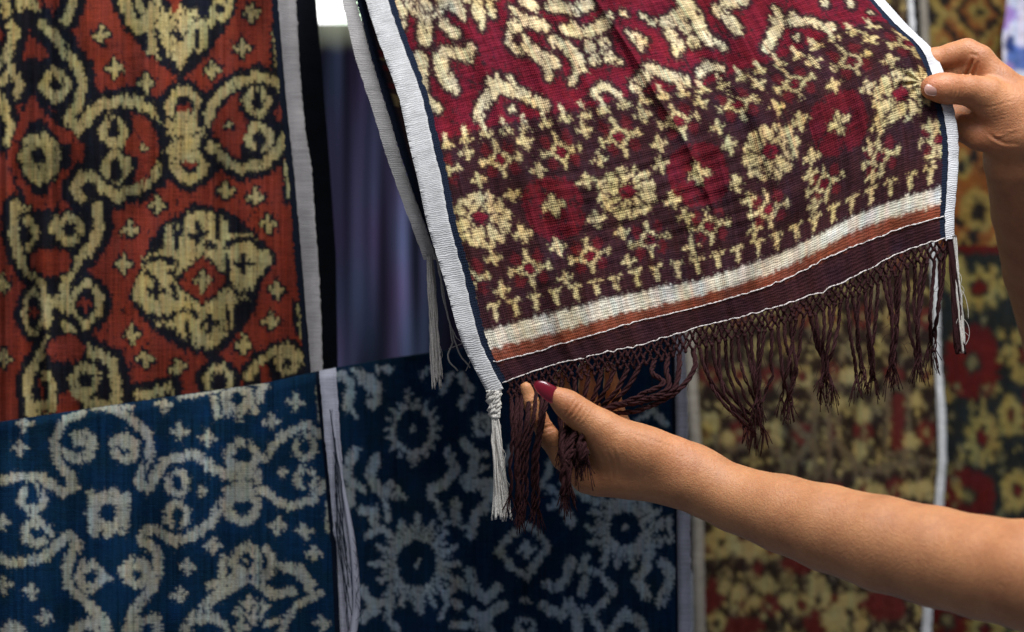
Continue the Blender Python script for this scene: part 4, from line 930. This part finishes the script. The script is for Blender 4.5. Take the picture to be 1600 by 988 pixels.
# tassels of white selvedge ends
def tassel(name, mat, top, bottom, w0, w1, count, Y, seed, braid=0, rad=.0007, mats=None, stray=6, via=None):
    r = np.random.default_rng(seed); tb = Tubes(5)
    top = np.array(top, float); bottom = np.array(bottom, float)
    for i in range(count):
        u = (i + .5) / count * 2 - 1 + r.uniform(-.1, .1); an = r.uniform(0, 6.28)
        y0, y1 = top[1], bottom[1] + r.uniform(-16, 6)
        ys = np.linspace(y0, y1, 40); k = (ys - y0) / (bottom[1] - y0)
        cx = top[0] + (bottom[0] - top[0]) * k
        wv = np.interp(k, [0, braid, braid + .03, .55, 1], [w0, w0 * .55, w0 * .5, w0 * .8, w1])
        x = cx + u * wv + np.where(k < braid, np.sin(k * 60 + i * 2.1) * w0 * .5, 0) + .8 * np.sin(k * 9 + an) + .5 * wob(ys, seed * 50 + i, 16)
        d = Y + (np.sin(an + k * 7) * .0022) * (1 - .3 * k) + np.where(k < braid, np.cos(k * 60 + i * 2.1) * .002, 0)
        tb.add(at(x, ys, d), rad * r.uniform(.7, 1.15))
    if braid:
        for k in np.linspace(.02, braid, 5):
            for u in (-.55, .1, .65):
                p = at(top[0] + (bottom[0] - top[0]) * k + u * w0 * (1 - .4 * k / braid), top[1] + k * (bottom[1] - top[1]), Y - .0015)
                tb.ball(p, .0024)
    for i in range(stray):
        k0 = r.uniform(.2, .8); y0 = top[1] + k0 * (bottom[1] - top[1]); x0 = top[0] + (bottom[0] - top[0]) * k0
        q = spl([(x0, y0), (x0 + r.uniform(2, 14), y0 + 14), (x0 + r.uniform(-8, 20), y0 + 34), (x0 + r.uniform(-10, 24), y0 + 52)], 20)
        tb.add(at(q[:, 0], q[:, 1], Y + r.uniform(-.003, .003)), .00022)
    return tb.build(name, mat, scarf, kind='stuff')
tassel('tassel', YARN_WHITE, (771, 611), (786, 812), 9, 15, 26, 1.156, 3, braid=.2, rad=.00085)
tassel('tassel', YARN_GREY, (671, 398), (683, 603), 9, 8, 18, 1.222, 4, rad=.0008, stray=3)
tb = Tubes(5)
for i, pts in enumerate(([(683, 400), (690, 450), (702, 500), (716, 548), (735, 575)], [(684, 402), (694, 470), (706, 530), (700, 560), (716, 580)], [(685, 405), (697, 480), (712, 525), (742, 548)], [(700, 545), (730, 535), (742, 545), (728, 580)])):
    q = spl(pts, 30); q[:, 0] += .7 * wob(q[:, 1], i + 60, 8); tb.add(at(q[:, 0], q[:, 1], 1.222), .0007 if i < 2 else .00035)
tb.build('loose_threads', YARN_GREY, scarf, kind='stuff')

# knotted net below the hem
NODES = 70
ns = np.linspace(38, 792, NODES)
h0, hx = held(ns[None], np.full((1, NODES), 373.0)); h0 = h0[0]; hx = hx[0]; hd = held_depth(ns, np.full(NODES, 373.0))
rows = [np.stack([hx[:, 0], hx[:, 1], hd], 1)]
rr_ = np.random.default_rng(17)
for r_i in range(1, 4):
    prev = rows[-1]
    cur = .5 * (prev[:-1] + prev[1:]) if r_i % 2 else np.vstack([prev[0] - [4.5, -1, 0], .5 * (prev[:-1] + prev[1:]), prev[-1] + [4, -2, 0]])
    cur = cur + np.stack([rr_.uniform(-1.3, 1.3, len(cur)), rr_.uniform(8.5, 11.5, len(cur)), rr_.uniform(-.001, .001, len(cur))], 1)
    rows.append(cur)
tb = Tubes(5); kn = Tubes(6)
def seg(a, b, r=.0011):
    k = np.linspace(0, 1, 5)[:, None]; p = a * (1 - k) + b * k
    p[:, 0] += np.sin(k[:, 0] * math.pi) * rr_.uniform(-2.0, 2.0)
    tb.add(at(p[:, 0], p[:, 1], p[:, 2] + rr_.uniform(-.0006, .0006)), r)
for r_i in range(1, 4):
    up, cu = rows[r_i - 1], rows[r_i]
    for i in range(len(cu)):
        for j in ((i, i + 1) if r_i % 2 else (i - 1, i)):
            if 0 <= j < len(up): seg(up[j], cu[i])
    for p in cu: kn.ball(at(*p), .0018 * rr_.uniform(.85, 1.15))
tb.build('knotted_net', YARN_BROWN, scarf, kind='stuff')
kn.build('net_knots', YARN_BROWN, scarf, kind='stuff')

# twisted cords
def cord(pts, ply=.00084, tw=.0009, turns=None, name='cord', mat=None, nply=3, fuzz=None):
    """pts: (x, y, depth) control points; two plies laid round each other"""
    q = spl(pts, 60); sd = int(NR.integers(9999)); q[:, 0] += .9 * wob(np.arange(60), sd, 12) + .25 * wob(np.arange(60), sd + 1, 4); P = at(q[:, 0], q[:, 1], q[:, 2])
    L = np.concatenate([[0], np.cumsum(np.linalg.norm(np.diff(P, axis=0), axis=1))])
    t_ = np.gradient(P, axis=0); t_ /= np.linalg.norm(t_, axis=1, keepdims=True)
    a = np.cross(t_, [0, 1, 0.001]); a /= np.linalg.norm(a, axis=1, keepdims=True); b = np.cross(t_, a)
    tb = Tubes(5); ph0 = NR.uniform(0, 6.28)
    sw = np.interp(L, [0, L[-1] * .86, L[-1]], [1, 1, 1.5])
    for k in range(nply):
        ph = ph0 + 2 * math.pi * k / nply + L / .021 * 2 * math.pi * NR.uniform(.9, 1.1)
        tb.add(P + (tw * sw)[:, None] * (np.cos(ph)[:, None] * a + np.sin(ph)[:, None] * b), ply * np.interp(L, [0, L[-1] * .8, L[-1]], [1, .9, .6]) * NR.uniform(.85, 1.1))
    for k in range(7):                                       # frayed end
        d = NR.uniform(-1, 1, 3) * [.007, .003, .003]; e = P[-1] + [0, 0, -.016 * NR.uniform(.4, 1.2)] + d
        tb.add(spl([P[-4], P[-1] + d * .3, e], 6), .00035)
    tb.build(name, mat or YARN_BROWN, scarf)
    return P
hairs = Tubes(4)
def hair_on(P, n=3):
    for _ in range(n):
        i = NR.integers(5, len(P) - 1); d = NR.uniform(-1, 1, 3) * [.010, .003, .010]
        hairs.add(spl([P[i], P[i] + d * .6 + [0, 0, -.002], P[i] + d + [0, 0, -.010 * NR.random()]], 8), .00016)
last = rows[3]
GATHER = [((1092, 1150), (1186, 668), 26, 16), ((1150, 1205), (1190, 640), 18, 14), ((1205, 1262), (1228, 632), 12, 13), ((1262, 1318), (1292, 606), 12, 12), ((1318, 1372), (1352, 594), 14, 10), ((1372, 1415), (1392, 582), 10, 10), ((1415, 1448), (1434, 566), 10, 8), ((1448, 1480), (1458, 548), 8, 8)]
def free_cord(p, tx, ty, sx, sy):
    tip = np.array([tx + NR.uniform(-sx, sx), ty + NR.uniform(-sy, sy)])
    L = tip[1] - p[1]
    bow = NR.uniform(-9, 9)
    k1 = p[:2] + np.array([bow * .6 + NR.uniform(-2, 2) + .10 * (tip[0] - p[0]), L * .30]); k2 = p[:2] + np.array([bow + .42 * (tip[0] - p[0]), L * .62])
    k3 = p[:2] * .1 + tip * .9 + [bow * .3 - .02 * (tip[0] - p[0]), -.0]
    d = p[2]
    return [(p[0], p[1], d), (*k1, d - .002 + NR.uniform(-.004, .004)), (*k2, d - .003 + NR.uniform(-.006, .006)), (*k3, d + NR.uniform(-.007, .007)), (*tip, d + NR.uniform(-.008, .008))]
for i, p in enumerate(last):
    x = p[0]
    if x < 862:                                              # beside the white tassel, straight down
        for m in range(1 + i % 2):
            tx = np.interp(x, [790, 862], [796, 842]) + NR.uniform(-5, 5); ty = NR.uniform(778, 806)
            P_ = cord([(x, p[1], p[2]), (x * .6 + tx * .4 + NR.uniform(-3, 3), p[1] + 50, p[2] - .014), (tx + NR.uniform(-4, 4), p[1] + 110, p[2] - .015 + NR.uniform(-.003, .003)), (tx, ty, p[2] - .010)], .0010, .0010); hair_on(P_, 2)
    elif x < 1000:                                           # into the fist behind the thumb
        if i % 2: continue
        tx = np.interp(x, [862, 1000], [868, 935])
        cord([(x, p[1], p[2]), (x * .7 + tx * .3, p[1] + 34, p[2] - .002), (tx, 655, p[2] + .002), (tx * .6 + 880 * .4, 700, 1.148)], .0012, .0011)
    elif x < 1092:                                           # swept left across the back of the hand
        if i % 2: continue
        j = (x - 1000) / 92
        P_ = cord([(x, p[1], p[2]), (x - 6 + 10 * j, p[1] + 16 + 14 * j, p[2] - .008), (1030 + 30 * j, 598 + 20 * j + NR.uniform(-4, 4), p[2] - .016), (985 + 18 * j, 622 + 16 * j + NR.uniform(-5, 5), p[2] - .018), (945, 646 + NR.uniform(-8, 8), p[2] - .010), (910, 690 + NR.uniform(-6, 6), 1.146)], .0013, .0012); hair_on(P_, 3)
    else:
        for (a, b), (tx, ty), sx, sy in GATHER:
            if a <= x < b:
                for m in range(1):
                    P_ = cord(free_cord(p + [NR.uniform(-2, 2) * m, 0, 0], tx, ty, sx, sy)); hair_on(P_, 5)
                break
# bunch hanging out of the fist below the thumb
for k in range(11):
    x0 = 878 + NR.uniform(-4, 34); y0 = 672 + NR.uniform(0, 16)
    tx, ty = 884 + NR.uniform(-8, 10), NR.uniform(745, 782)
    if k > 6: tx, ty = 905 + NR.uniform(-10, 14), NR.uniform(712, 738)
    P_ = cord([(x0 + 12, y0 - 14, 1.150), (x0, y0 + 6, 1.132), (.5 * (x0 + tx) - 4, y0 + 34, 1.126), (tx + NR.uniform(-3, 3), ty - 24, 1.126), (tx, ty, 1.129)], .0013, .0012); hair_on(P_, 3)
hairs.build('loose_threads', YARN_BROWN, scarf, kind='stuff')
tassel('tassel', YARN_BROWN, (1485, 374), (1500, 548), 7, 8, 30, 1.167, 9, rad=.0009)
tassel('tassel', YARN_WHITE, (1491, 368), (1504, 550), 4, 5, 7, 1.1665, 10, rad=.0008)

# ---------------------------------------------------------------- people: one continuous skin surface each
def surface_nets(D, org, h):
    s = D < 0
    c = [s[i:i - 1 or None, j:j - 1 or None, k:k - 1 or None] if False else s[i:s.shape[0] - 1 + i, j:s.shape[1] - 1 + j, k:s.shape[2] - 1 + k] for i in (0, 1) for j in (0, 1) for k in (0, 1)]
    n_in = sum(x.astype(np.int8) for x in c)
    I = np.argwhere((n_in > 0) & (n_in < 8))
    off = np.array([(i, j, k) for i in (0, 1) for j in (0, 1) for k in (0, 1)])
    val = np.stack([D[I[:, 0] + o[0], I[:, 1] + o[1], I[:, 2] + o[2]] for o in off], 1)
    acc = np.zeros((len(I), 3)); cnt = np.zeros(len(I))
    for a in range(8):
        for b in range(a + 1, 8):
            if np.abs(off[a] - off[b]).sum() != 1: continue
            va, vb = val[:, a], val[:, b]; m = (va < 0) != (vb < 0)
            t = np.where(m, va / np.where(m, va - vb, 1), 0)
            acc += m[:, None] * (off[a] + t[:, None] * (off[b] - off[a])); cnt += m
    V = org + h * (I + acc / cnt[:, None])
    ids = np.full(np.array(D.shape) - 1, -1, np.int32); ids[I[:, 0], I[:, 1], I[:, 2]] = np.arange(len(I))
    F = []
    for ax in range(3):
        sl0 = [slice(None)] * 3; sl1 = [slice(None)] * 3; sl0[ax] = slice(0, -1); sl1[ax] = slice(1, None)
        a, b = s[tuple(sl0)], s[tuple(sl1)]
        E_ = np.argwhere(a != b); u, v = [(1, 2), (2, 0), (0, 1)][ax]
        ok = (E_[:, u] > 0) & (E_[:, v] > 0) & (E_[:, u] < ids.shape[u]) & (E_[:, v] < ids.shape[v]); E_ = E_[ok]
        q = []
        for du, dv in ((1, 1), (0, 1), (0, 0), (1, 0)):
            p = E_.copy(); p[:, u] -= du; p[:, v] -= dv; q.append(ids[p[:, 0], p[:, 1], p[:, 2]])
        q = np.stack(q, 1); fl = a[E_[:, 0], E_[:, 1], E_[:, 2]]
        q[~fl] = q[~fl][:, ::-1]
        F.append(q[(q >= 0).all(1)])
    return V, np.vstack(F)
class Flesh:
    def __init__(s, lo, hi, h):
        s.lo, s.h = np.array(lo), h; s.n = np.ceil((np.array(hi) - s.lo) / h).astype(int) + 1
        s.D = np.full(s.n, .5, np.float32)
    def win(s, lo, hi):
        a = np.clip(np.floor((lo - s.lo) / s.h).astype(int), 0, s.n - 1); b = np.clip(np.ceil((hi - s.lo) / s.h).astype(int) + 1, 1, s.n)
        sl = tuple(slice(i, j) for i, j in zip(a, b))
        g = np.meshgrid(*[s.lo[i] + s.h * np.arange(a[i], b[i]) for i in range(3)], indexing='ij')
        return sl, np.stack(g, -1).astype(np.float32)
    @staticmethod
    def smin(a, b, k):
        h = np.clip(.5 + .5 * (b - a) / k, 0, 1); return b + (a - b) * h - k * h * (1 - h)
    def dist(s, G, P, R, k=.003):
        d = None
        if len(P) == 1: return np.linalg.norm(G - P[0].astype(np.float32), axis=-1) - R[0]
        for i in range(len(P) - 1):
            a, b = P[i].astype(np.float32), P[i + 1].astype(np.float32); v = b - a
            t = np.clip(((G - a) @ v) / float(v @ v), 0, 1)
            e = np.linalg.norm(G - a - t[..., None] * v, axis=-1) - (R[i] + (R[i + 1] - R[i]) * t)
            d = e if d is None else s.smin(d, e, k)
        return d
    def chain(s, P, R, k=.006, cut=False, kin=.003):
        P, R = np.asarray(P), np.asarray(R, float); m = R.max() + k * 1.2 + kin * .6 + 5 * s.h
        sl, G = s.win(P.min(0) - m, P.max(0) + m)
        d = s.dist(G, P, R, kin)
        if cut: s.D[sl] = -s.smin(-s.D[sl], d, k)
        else: s.D[sl] = s.smin(s.D[sl], d, k)
    def ellip(s, c, axes, rad, k=.006):
        """axes: 3 x 3 rows"""
        c, A, rad = np.asarray(c), np.asarray(axes, float), np.asarray(rad, float); A = A / np.linalg.norm(A, axis=1, keepdims=True)
        m = rad.max() + k * 1.2 + 5 * s.h
        sl, G = s.win(c - m, c + m)
        q = (G - c.astype(np.float32)) @ A.T.astype(np.float32) / rad.astype(np.float32); r = np.linalg.norm(q, axis=-1)
        d = (r - 1) * (r + 1e-6) / (np.linalg.norm(q / rad.astype(np.float32), axis=-1) + 1e-6)
        s.D[sl] = s.smin(s.D[sl], d, k)
def one_body(V, F):
    """keep the largest connected surface only"""
    lab = np.arange(len(V)); e = np.concatenate([F[:, [0, 1]], F[:, [1, 2]], F[:, [2, 3]], F[:, [3, 0]]])
    while True:
        new = lab.copy()
        np.minimum.at(new, e[:, 0], lab[e[:, 1]]); np.minimum.at(new, e[:, 1], lab[e[:, 0]])
        new = new[new]
        if (new == lab).all(): break
        lab = new
    ids, n = np.unique(lab, return_counts=True)
    keep = lab == ids[n.argmax()]; m = np.cumsum(keep) - 1
    return V[keep], m[F[keep[F[:, 0]]]]
def relax(V, F, n=2, w=.5):
    e = np.concatenate([F[:, [0, 1]], F[:, [1, 2]], F[:, [2, 3]], F[:, [3, 0]]])
    for _ in range(n):
        s = np.zeros_like(V); c = np.zeros(len(V))
        for a, b in ((0, 1), (1, 0)):
            for k in range(3): s[:, k] += np.bincount(e[:, a], V[e[:, b], k], len(V))
            c += np.bincount(e[:, a], minlength=len(V))
        V = V + w * (s / c[:, None] - V)
    return V
def pj(Y0):
    """joint given as photo x, y and a depth offset in the same unit"""
    def f(x, y, dz=0): return at(x, y, Y0 + dz * KPX * Y0).reshape(3)
    return f
def normals(V, F):
    n = np.cross(V[F[:, 2]] - V[F[:, 0]], V[F[:, 3]] - V[F[:, 1]]); N_ = np.zeros_like(V)
    for c in range(4):
        for k in range(3): N_[:, k] += np.bincount(F[:, c], n[:, k], len(V))
    return N_ / (np.linalg.norm(N_, axis=1, keepdims=True) + 1e-12)
def creases(V, N_, lines):
    """press fine skin folds into the side turned to the viewer's side: (plan polyline, width px, depth m)"""
    V2 = V.copy()
    px = 800 + V[:, 0] / (KPX * V[:, 1]); py = 494 - (V[:, 2] - EYE) / (KPX * V[:, 1]); fr = N_[:, 1] < -.05
    for pts, w, dp in lines:
        P = spl(pts, 24); lo, hi = P.min(0) - 4 * w, P.max(0) + 4 * w
        ix = np.where(fr & (px > lo[0]) & (px < hi[0]) & (py > lo[1]) & (py < hi[1]))[0]
        if not len(ix): continue
        D = np.hypot(px[ix][:, None] - P[None, :, 0], py[ix][:, None] - P[None, :, 1]); j = D.argmin(1); d = D[np.arange(len(ix)), j]
        fade = np.clip(np.minimum(j, 23 - j) / 5, 0, 1)
        V2[ix] -= N_[ix] * (dp * fade * (np.exp(-(d / w) ** 2) - .35 * np.exp(-((d - 2.2 * w) / w) ** 2)))[:, None]
    return V2
def skin_mat(name):
    m, N, L, b = nodes(name)
    ca = N.new('ShaderNodeAttribute'); ca.attribute_name = 'col'
    tc = N.new('ShaderNodeTexCoord')
    def noise(sc, det, ro=.6):
        n = N.new('ShaderNodeTexNoise'); n.inputs['Scale'].default_value = sc; n.inputs['Detail'].default_value = det; n.inputs['Roughness'].default_value = ro; L.new(tc.outputs['Object'], n.inputs['Vector']); return n
    n1, n2 = noise(38, 4), noise(260, 3)
    f = math_n(N, L, 'ADD', .35, math_n(N, L, 'ADD', math_n(N, L, 'MULTIPLY', n1.outputs['Fac'], .90), math_n(N, L, 'MULTIPLY', n2.outputs['Fac'], .40)))
    cb = N.new('ShaderNodeCombineColor'); L.new(math_n(N, L, 'POWER', f, .75), cb.inputs[0]); L.new(f, cb.inputs[1]); L.new(f, cb.inputs[2])
    mx = N.new('ShaderNodeMix'); mx.data_type = 'RGBA'; mx.blend_type = 'MULTIPLY'; mx.inputs['Factor'].default_value = 1
    L.new(ca.outputs['Color'], mx.inputs['A']); L.new(cb.outputs[0], mx.inputs['B']); L.new(mx.outputs['Result'], b.inputs['Base Color'])
    b.inputs['Subsurface Weight'].default_value = .22; b.inputs['Subsurface Radius'].default_value = (1, .35, .18); b.inputs['Subsurface Scale'].default_value = .005
    L.new(math_n(N, L, 'ADD', .34, math_n(N, L, 'MULTIPLY', n2.outputs['Fac'], .22)), b.inputs['Roughness']); b.inputs['Specular IOR Level'].default_value = .36
    vo = N.new('ShaderNodeTexVoronoi'); vo.inputs['Scale'].default_value = 900; L.new(tc.outputs['Object'], vo.inputs['Vector'])
    n3 = noise(420, 5, .65)
    h = math_n(N, L, 'ADD', math_n(N, L, 'MULTIPLY', vo.outputs['Distance'], .5), math_n(N, L, 'MULTIPLY', n3.outputs['Fac'], 1.2))
    bp = N.new('ShaderNodeBump'); bp.inputs['Strength'].default_value = .5; bp.inputs['Distance'].default_value = .0009; L.new(h, bp.inputs['Height']); L.new(bp.outputs[0], b.inputs['Normal'])
    return m
SKIN = skin_mat('skin')
def flush(V, base, spots):
    """skin tone with redder or paler places: (centre, radius, rgb factor)"""
    c = np.repeat(np.array([base]), len(V), 0)
    for p, r, f in spots:
        k = np.exp(-(np.linalg.norm(V - p, axis=1) / r) ** 2)[:, None]; c = c * (1 - k + k * np.array(f))
    return np.clip(c, .01, .9)
def nail(name, parent, c, along, up, Lh, Wh, mat, tipw=.8, arch=.35, bow=.10, thick=.0007, square=2.6):
    """c: centre on the finger's back; along: towards the tip; up: outward"""
    a = np.array(along, float); a /= np.linalg.norm(a); u = np.array(up, float); u -= a * (u @ a); u /= np.linalg.norm(u); b = np.cross(a, u)
    r = np.linspace(0, 1, 9); an = np.linspace(0, 2 * math.pi, 33)[:-1]
    V = []
    for lay in (0, 1):
        for rr in r:
            ca, sa = np.cos(an), np.sin(an)
            x = np.sign(ca) * np.abs(ca) ** (2 / square) * rr; y = np.sign(sa) * np.abs(sa) ** (2 / square) * rr
            w = 1 + (tipw - 1) * np.clip(x * .5 + .5, 0, 1)
            yy = y * w
            z = -arch * Wh * yy ** 2 - bow * Lh * np.abs(x) ** 2 + (thick if lay == 0 else -thick * 1.2) * (1 - .4 * rr ** 4)
            V.append(c + (x * Lh)[:, None] * a + (yy * Wh)[:, None] * b + z[:, None] * u)
    V = np.vstack(V); n = 32; F = []
    for lay in (0, 1):
        o_ = lay * 9 * n
        for i in range(8):
            for j in range(n):
                q = [o_ + i * n + j, o_ + i * n + (j + 1) % n, o_ + (i + 1) * n + (j + 1) % n, o_ + (i + 1) * n + j]; F.append(q if lay else q[::-1])
    for j in range(n): F.append([8 * n + j, 8 * n + (j + 1) % n, 17 * n + (j + 1) % n, 17 * n + j])
    return mesh_obj(name, V, F, mat, parent)
def gloss(name, col, rough=.12, coat=1.0):
    m, N, L, b = nodes(name)
    tc = N.new('ShaderNodeTexCoord'); nz = N.new('ShaderNodeTexNoise'); nz.inputs['Scale'].default_value = 300; L.new(tc.outputs['Object'], nz.inputs['Vector'])
    rp = N.new('ShaderNodeValToRGB'); L.new(nz.outputs['Fac'], rp.inputs[0]); rp.color_ramp.elements[0].color = (*[c * .85 for c in col], 1); rp.color_ramp.elements[1].color = (*[c * 1.12 for c in col], 1)
    L.new(rp.outputs[0], b.inputs['Base Color']); b.inputs['Roughness'].default_value = rough; b.inputs['Coat Weight'].default_value = coat; b.inputs['Coat Roughness'].default_value = .08
    return m
def rpx(r, Y): return r * KPX * Y

# ---- lower arm: hand under the fringe, thumb in front
Y0 = 1.150; J = pj(Y0); u_ = KPX * Y0
person = thing('person', 'bare forearm reaching in from lower right, hand with dark red thumbnail gathering the fringe', 'person', tuple(at(1640, 900, 1.0)))
H_ = .00125
lo = np.minimum(at(795, 1010, 1.15), at(795, 1010, .93)); fl = Flesh((lo[0] - .005, .83, EYE + (1010 - 494) * -KPX * 1.15 - .0), (at(1760, 560, 1.02)[0], 1.235, at(0, 555, 1.2)[2]), H_)
arm = [(1076, 747, 49, 1.150), (1110, 762, 49.5, 1.148), (1150, 780, 51.5, 1.140), (1223, 803, 60, 1.118), (1292, 825, 67, 1.095), (1379, 850, 74, 1.068), (1461, 870, 77.5, 1.042), (1539, 888, 80, 1.015), (1610, 900, 86, .99), (1720, 915, 92, .955)]
fl.chain([at(x, y, Y) for x, y, r, Y in arm], [rpx(r, Y) for x, y, r, Y in arm], k=.008, kin=.004)
def C_(pts, k=.006, kin=.004): fl.chain([J(*p[:3]) for p in pts], [p[3] * u_ for p in pts], k, kin=kin)
# palm and back of the hand
C_([(1080, 742, 8, 46), (1030, 733, 14, 47), (975, 727, 20, 45), (935, 732, 30, 37)], .012, .012)
C_([(1060, 745, 40, 34), (985, 728, 58, 36), (935, 728, 62, 30)], .014, .012)
C_([(915, 748, 22, 23), (935, 748, 18, 25), (985, 742, 12, 32), (1040, 745, 6, 34)], .008)
# thumb and its mount
C_([(1062, 728, -2, 32), (1012, 707, -10, 34), (968, 689, -16, 31), (935, 668, -20, 26), (904, 646, -24, 20.5), (884, 630, -27, 17.0), (866, 617, -30, 12.5)], .010, .010)
C_([(984, 704, -12, 32), (950, 694, -14, 26)], .010)
C_([(1054, 714, -6, 22)], .008); C_([(1063, 704, -8, 14.5)], .005)                              # bone at the wrist
C_([(1000, 695, -8, 25), (1046, 708, -4, 20)], .010)
# fingers rising behind the cloth
C_([(912, 742, 42, 22), (880, 716, 36, 18), (857, 683, 32, 16.5), (840, 652, 30, 14.5), (829, 628, 28, 12.5), (822, 606, 25, 10)], .005)
C_([(945, 725, 72, 21), (898, 668, 62, 17), (882, 620, 52, 14), (876, 588, 45, 11)], .005)
C_([(965, 712, 76, 20), (928, 652, 66, 16), (918, 606, 54, 13.5), (914, 575, 45, 11)], .005)
C_([(990, 700, 78, 18), (962, 645, 68, 14.5), (956, 604, 54, 12.5), (953, 576, 45, 10)], .005)
V, F = one_body(*surface_nets(fl.D, fl.lo, H_)); V = relax(V, F, 3)
Nn = normals(V, F)
cr = []
for dx, w, dp in ((0, 2.0, .0011), (6.5, 1.8, .0009), (-6.5, 1.8, .0008), (12.5, 1.8, .0006), (-12, 1.6, .0004), (19, 1.6, .0004)):   # over the thumb joint
    cr.append(([(906 + dx, 628 + .75 * dx), (899 + dx, 640 + .72 * dx), (889 + dx, 654 + .66 * dx)], w, dp))
for dx in (0, 6, 13, -7): cr.append(([(1058 + dx, 688), (1064 + dx, 715), (1058 + dx, 748)], 2.4, .0004))
for dx in (0, 10, 19): cr.append(([(938 + dx, 706 - dx * .3), (946 + dx, 726), (950 + dx, 752)], 2.6, .0006))
for k in range(7): cr.append(([(985 + 9 * k, 674 + 3 * k), (1000 + 9 * k, 684 + 3 * k), (1012 + 9 * k, 702 + 3 * k)], 2.0, .0003))
cr += [([(846, 672), (857, 668), (870, 664)], 2.2, .0013), ([(846, 678), (858, 674), (870, 669)], 1.8, .0008), ([(824, 634), (835, 629), (846, 626)], 2.0, .0008)]
V = creases(V, Nn, cr)
tone = (.53, .228, .100)
col = flush(V, tone, [(J(893, 640, -42), .009, (.86, .72, .66)), (J(868, 615, -38), .009, (1.08, 1.0, .98)), (J(1060, 690, -20), .02, (1.06, 1.02, 1.05)), (J(850, 660, 20), .012, (1.1, .98, .95)), (J(930, 745, -10), .03, (1.06, .98, .92)), (at(1540, 830, .95).reshape(3), .05, (1.05, .98, .98))])
mesh_obj('arm', V, F, SKIN, person, attrs={'col': ('FLOAT_COLOR', col)})
RED = gloss('dark_red_nail_varnish', (.16, .004, .013), .2, .9)
ax = J(846, 605, -33) - J(884, 630, -27)
nail('thumbnail', person, J(856, 611, -43), ax, (-.15, -.93, .32), 24.5 * u_, 15.5 * u_, RED, tipw=.62, arch=.36, bow=.10, thick=.0009, square=2.4)

# ---- upper hand: pinching the scarf's right edge
Y0 = 1.205; J = pj(Y0); u_ = KPX * Y0
person2 = thing('person', 'raised bare hand at upper right pinching the scarf edge between thumb and bent forefinger', 'person', tuple(at(1690, 560, 1.10)))
a_, b_ = at(1370, 720, 1.22), at(1810, 20, 1.22)
fl = Flesh((a_[0], 1.13, a_[2] - .06), (b_[0] + .14, 1.64, b_[2]), H_)
arm = [(1582, 208, 46, 1.213), (1590, 250, 50, 1.228), (1608, 330, 56, 1.275), (1632, 420, 62, 1.335), (1672, 530, 70, 1.415), (1722, 640, 76, 1.49), (1760, 720, 80, 1.55)]
fl.chain([at(x, y, Y) for x, y, r, Y in arm], [rpx(r, Y) for x, y, r, Y in arm], k=.008, kin=.004)
C_([(1592, 205, 6, 44), (1582, 170, 8, 38), (1568, 148, 12, 30)], .012, .012)          # back of the hand
C_([(1600, 190, 20, 40), (1590, 150, 26, 30)], .012)
C_([(1455, 137, -30, 15.5), (1466, 137, -30, 18.5), (1483, 139, -28, 20.5), (1512, 141, -22, 20.5), (1540, 150, -12, 27), (1566, 172, -2, 36), (1586, 205, 4, 42)], .006, .008)   # thumb
C_([(1428, 102, 42, 15), (1458, 94, 36, 17.5), (1488, 86, 26, 17.5), (1510, 81, 18, 19), (1530, 92, 14, 20), (1562, 130, 12, 26), (1590, 168, 14, 34)], .004, .005)     # forefinger
C_([(1460, 122, 46, 12), (1500, 111, 32, 13.5), (1520, 106, 22, 16), (1548, 140, 20, 21), (1580, 175, 20, 30)], .0035, .004)      # middle finger
C_([(1490, 188, 34, 15), (1502, 200, 26, 19), (1530, 208, 18, 24), (1566, 208, 12, 32)], .005, .006)      # curled fingers and heel
C_([(1488, 172, 44, 14), (1510, 180, 44, 17), (1555, 180, 34, 24)], .004)
C_([(1532, 218, 10, 14), (1560, 214, 4, 24)], .008)
V, F = one_body(*surface_nets(fl.D, fl.lo, H_)); V = relax(V, F, 2)
Nn = normals(V, F); cr = []
for dx, dp in ((0, .0009), (6, .0007), (-6, .0006), (11, .0005)):
    cr.append(([(1492 + dx, 124), (1496 + dx, 138), (1491 + dx, 154)], 1.8, dp))
for x0, y0, x1, y1, dp in ((1521, 90, 1508, 121, .0022), (1529, 94, 1518, 121, .0012), (1514, 84, 1530, 88, .0007)): cr.append(([(x0, y0), ((x0 + x1) / 2 + 1, (y0 + y1) / 2), (x1, y1)], 2.2, dp))
for k in range(9):
    y = 160 + 5.2 * k; cr.append(([(1518 + 2 * k, y + 3), (1545 + k, y + 8), (1590, y - 4 + k)], 1.9, .0005))
for k in range(4): cr.append(([(1540 + 6 * k, 208 + 4 * k), (1560 + 4 * k, 216 + 3 * k), (1595, 206 + 6 * k)], 2.2, .0008))
V = creases(V, Nn, cr)
col = flush(V, (.46, .192, .086), [(J(1457, 138, -46), .012, (1.12, .92, .95)), (J(1460, 92, -6), .014, (1.08, .92, .92)), (J(1510, 74, -10), .008, (1.08, 1.1, 1.12)), (J(1520, 104, -10), .009, (.82, .7, .66)), (J(1500, 140, -44), .012, (.92, .84, .82)), (J(1535, 210, -10), .02, (1.0, .88, .86))])
mesh_obj('arm', V, F, SKIN, person2, attrs={'col': ('FLOAT_COLOR', col)})
PINK = gloss('bare_nail', (.52, .27, .21), .3, .3)
nail('thumbnail', person2, J(1457.5, 139, -47.5), J(1440, 139, -36) - J(1468, 138, -42), (-.28, -.9, -.06), 12.5 * u_, 10.5 * u_, PINK, tipw=.95, arch=.40, bow=.16, thick=.0005, square=2.3)
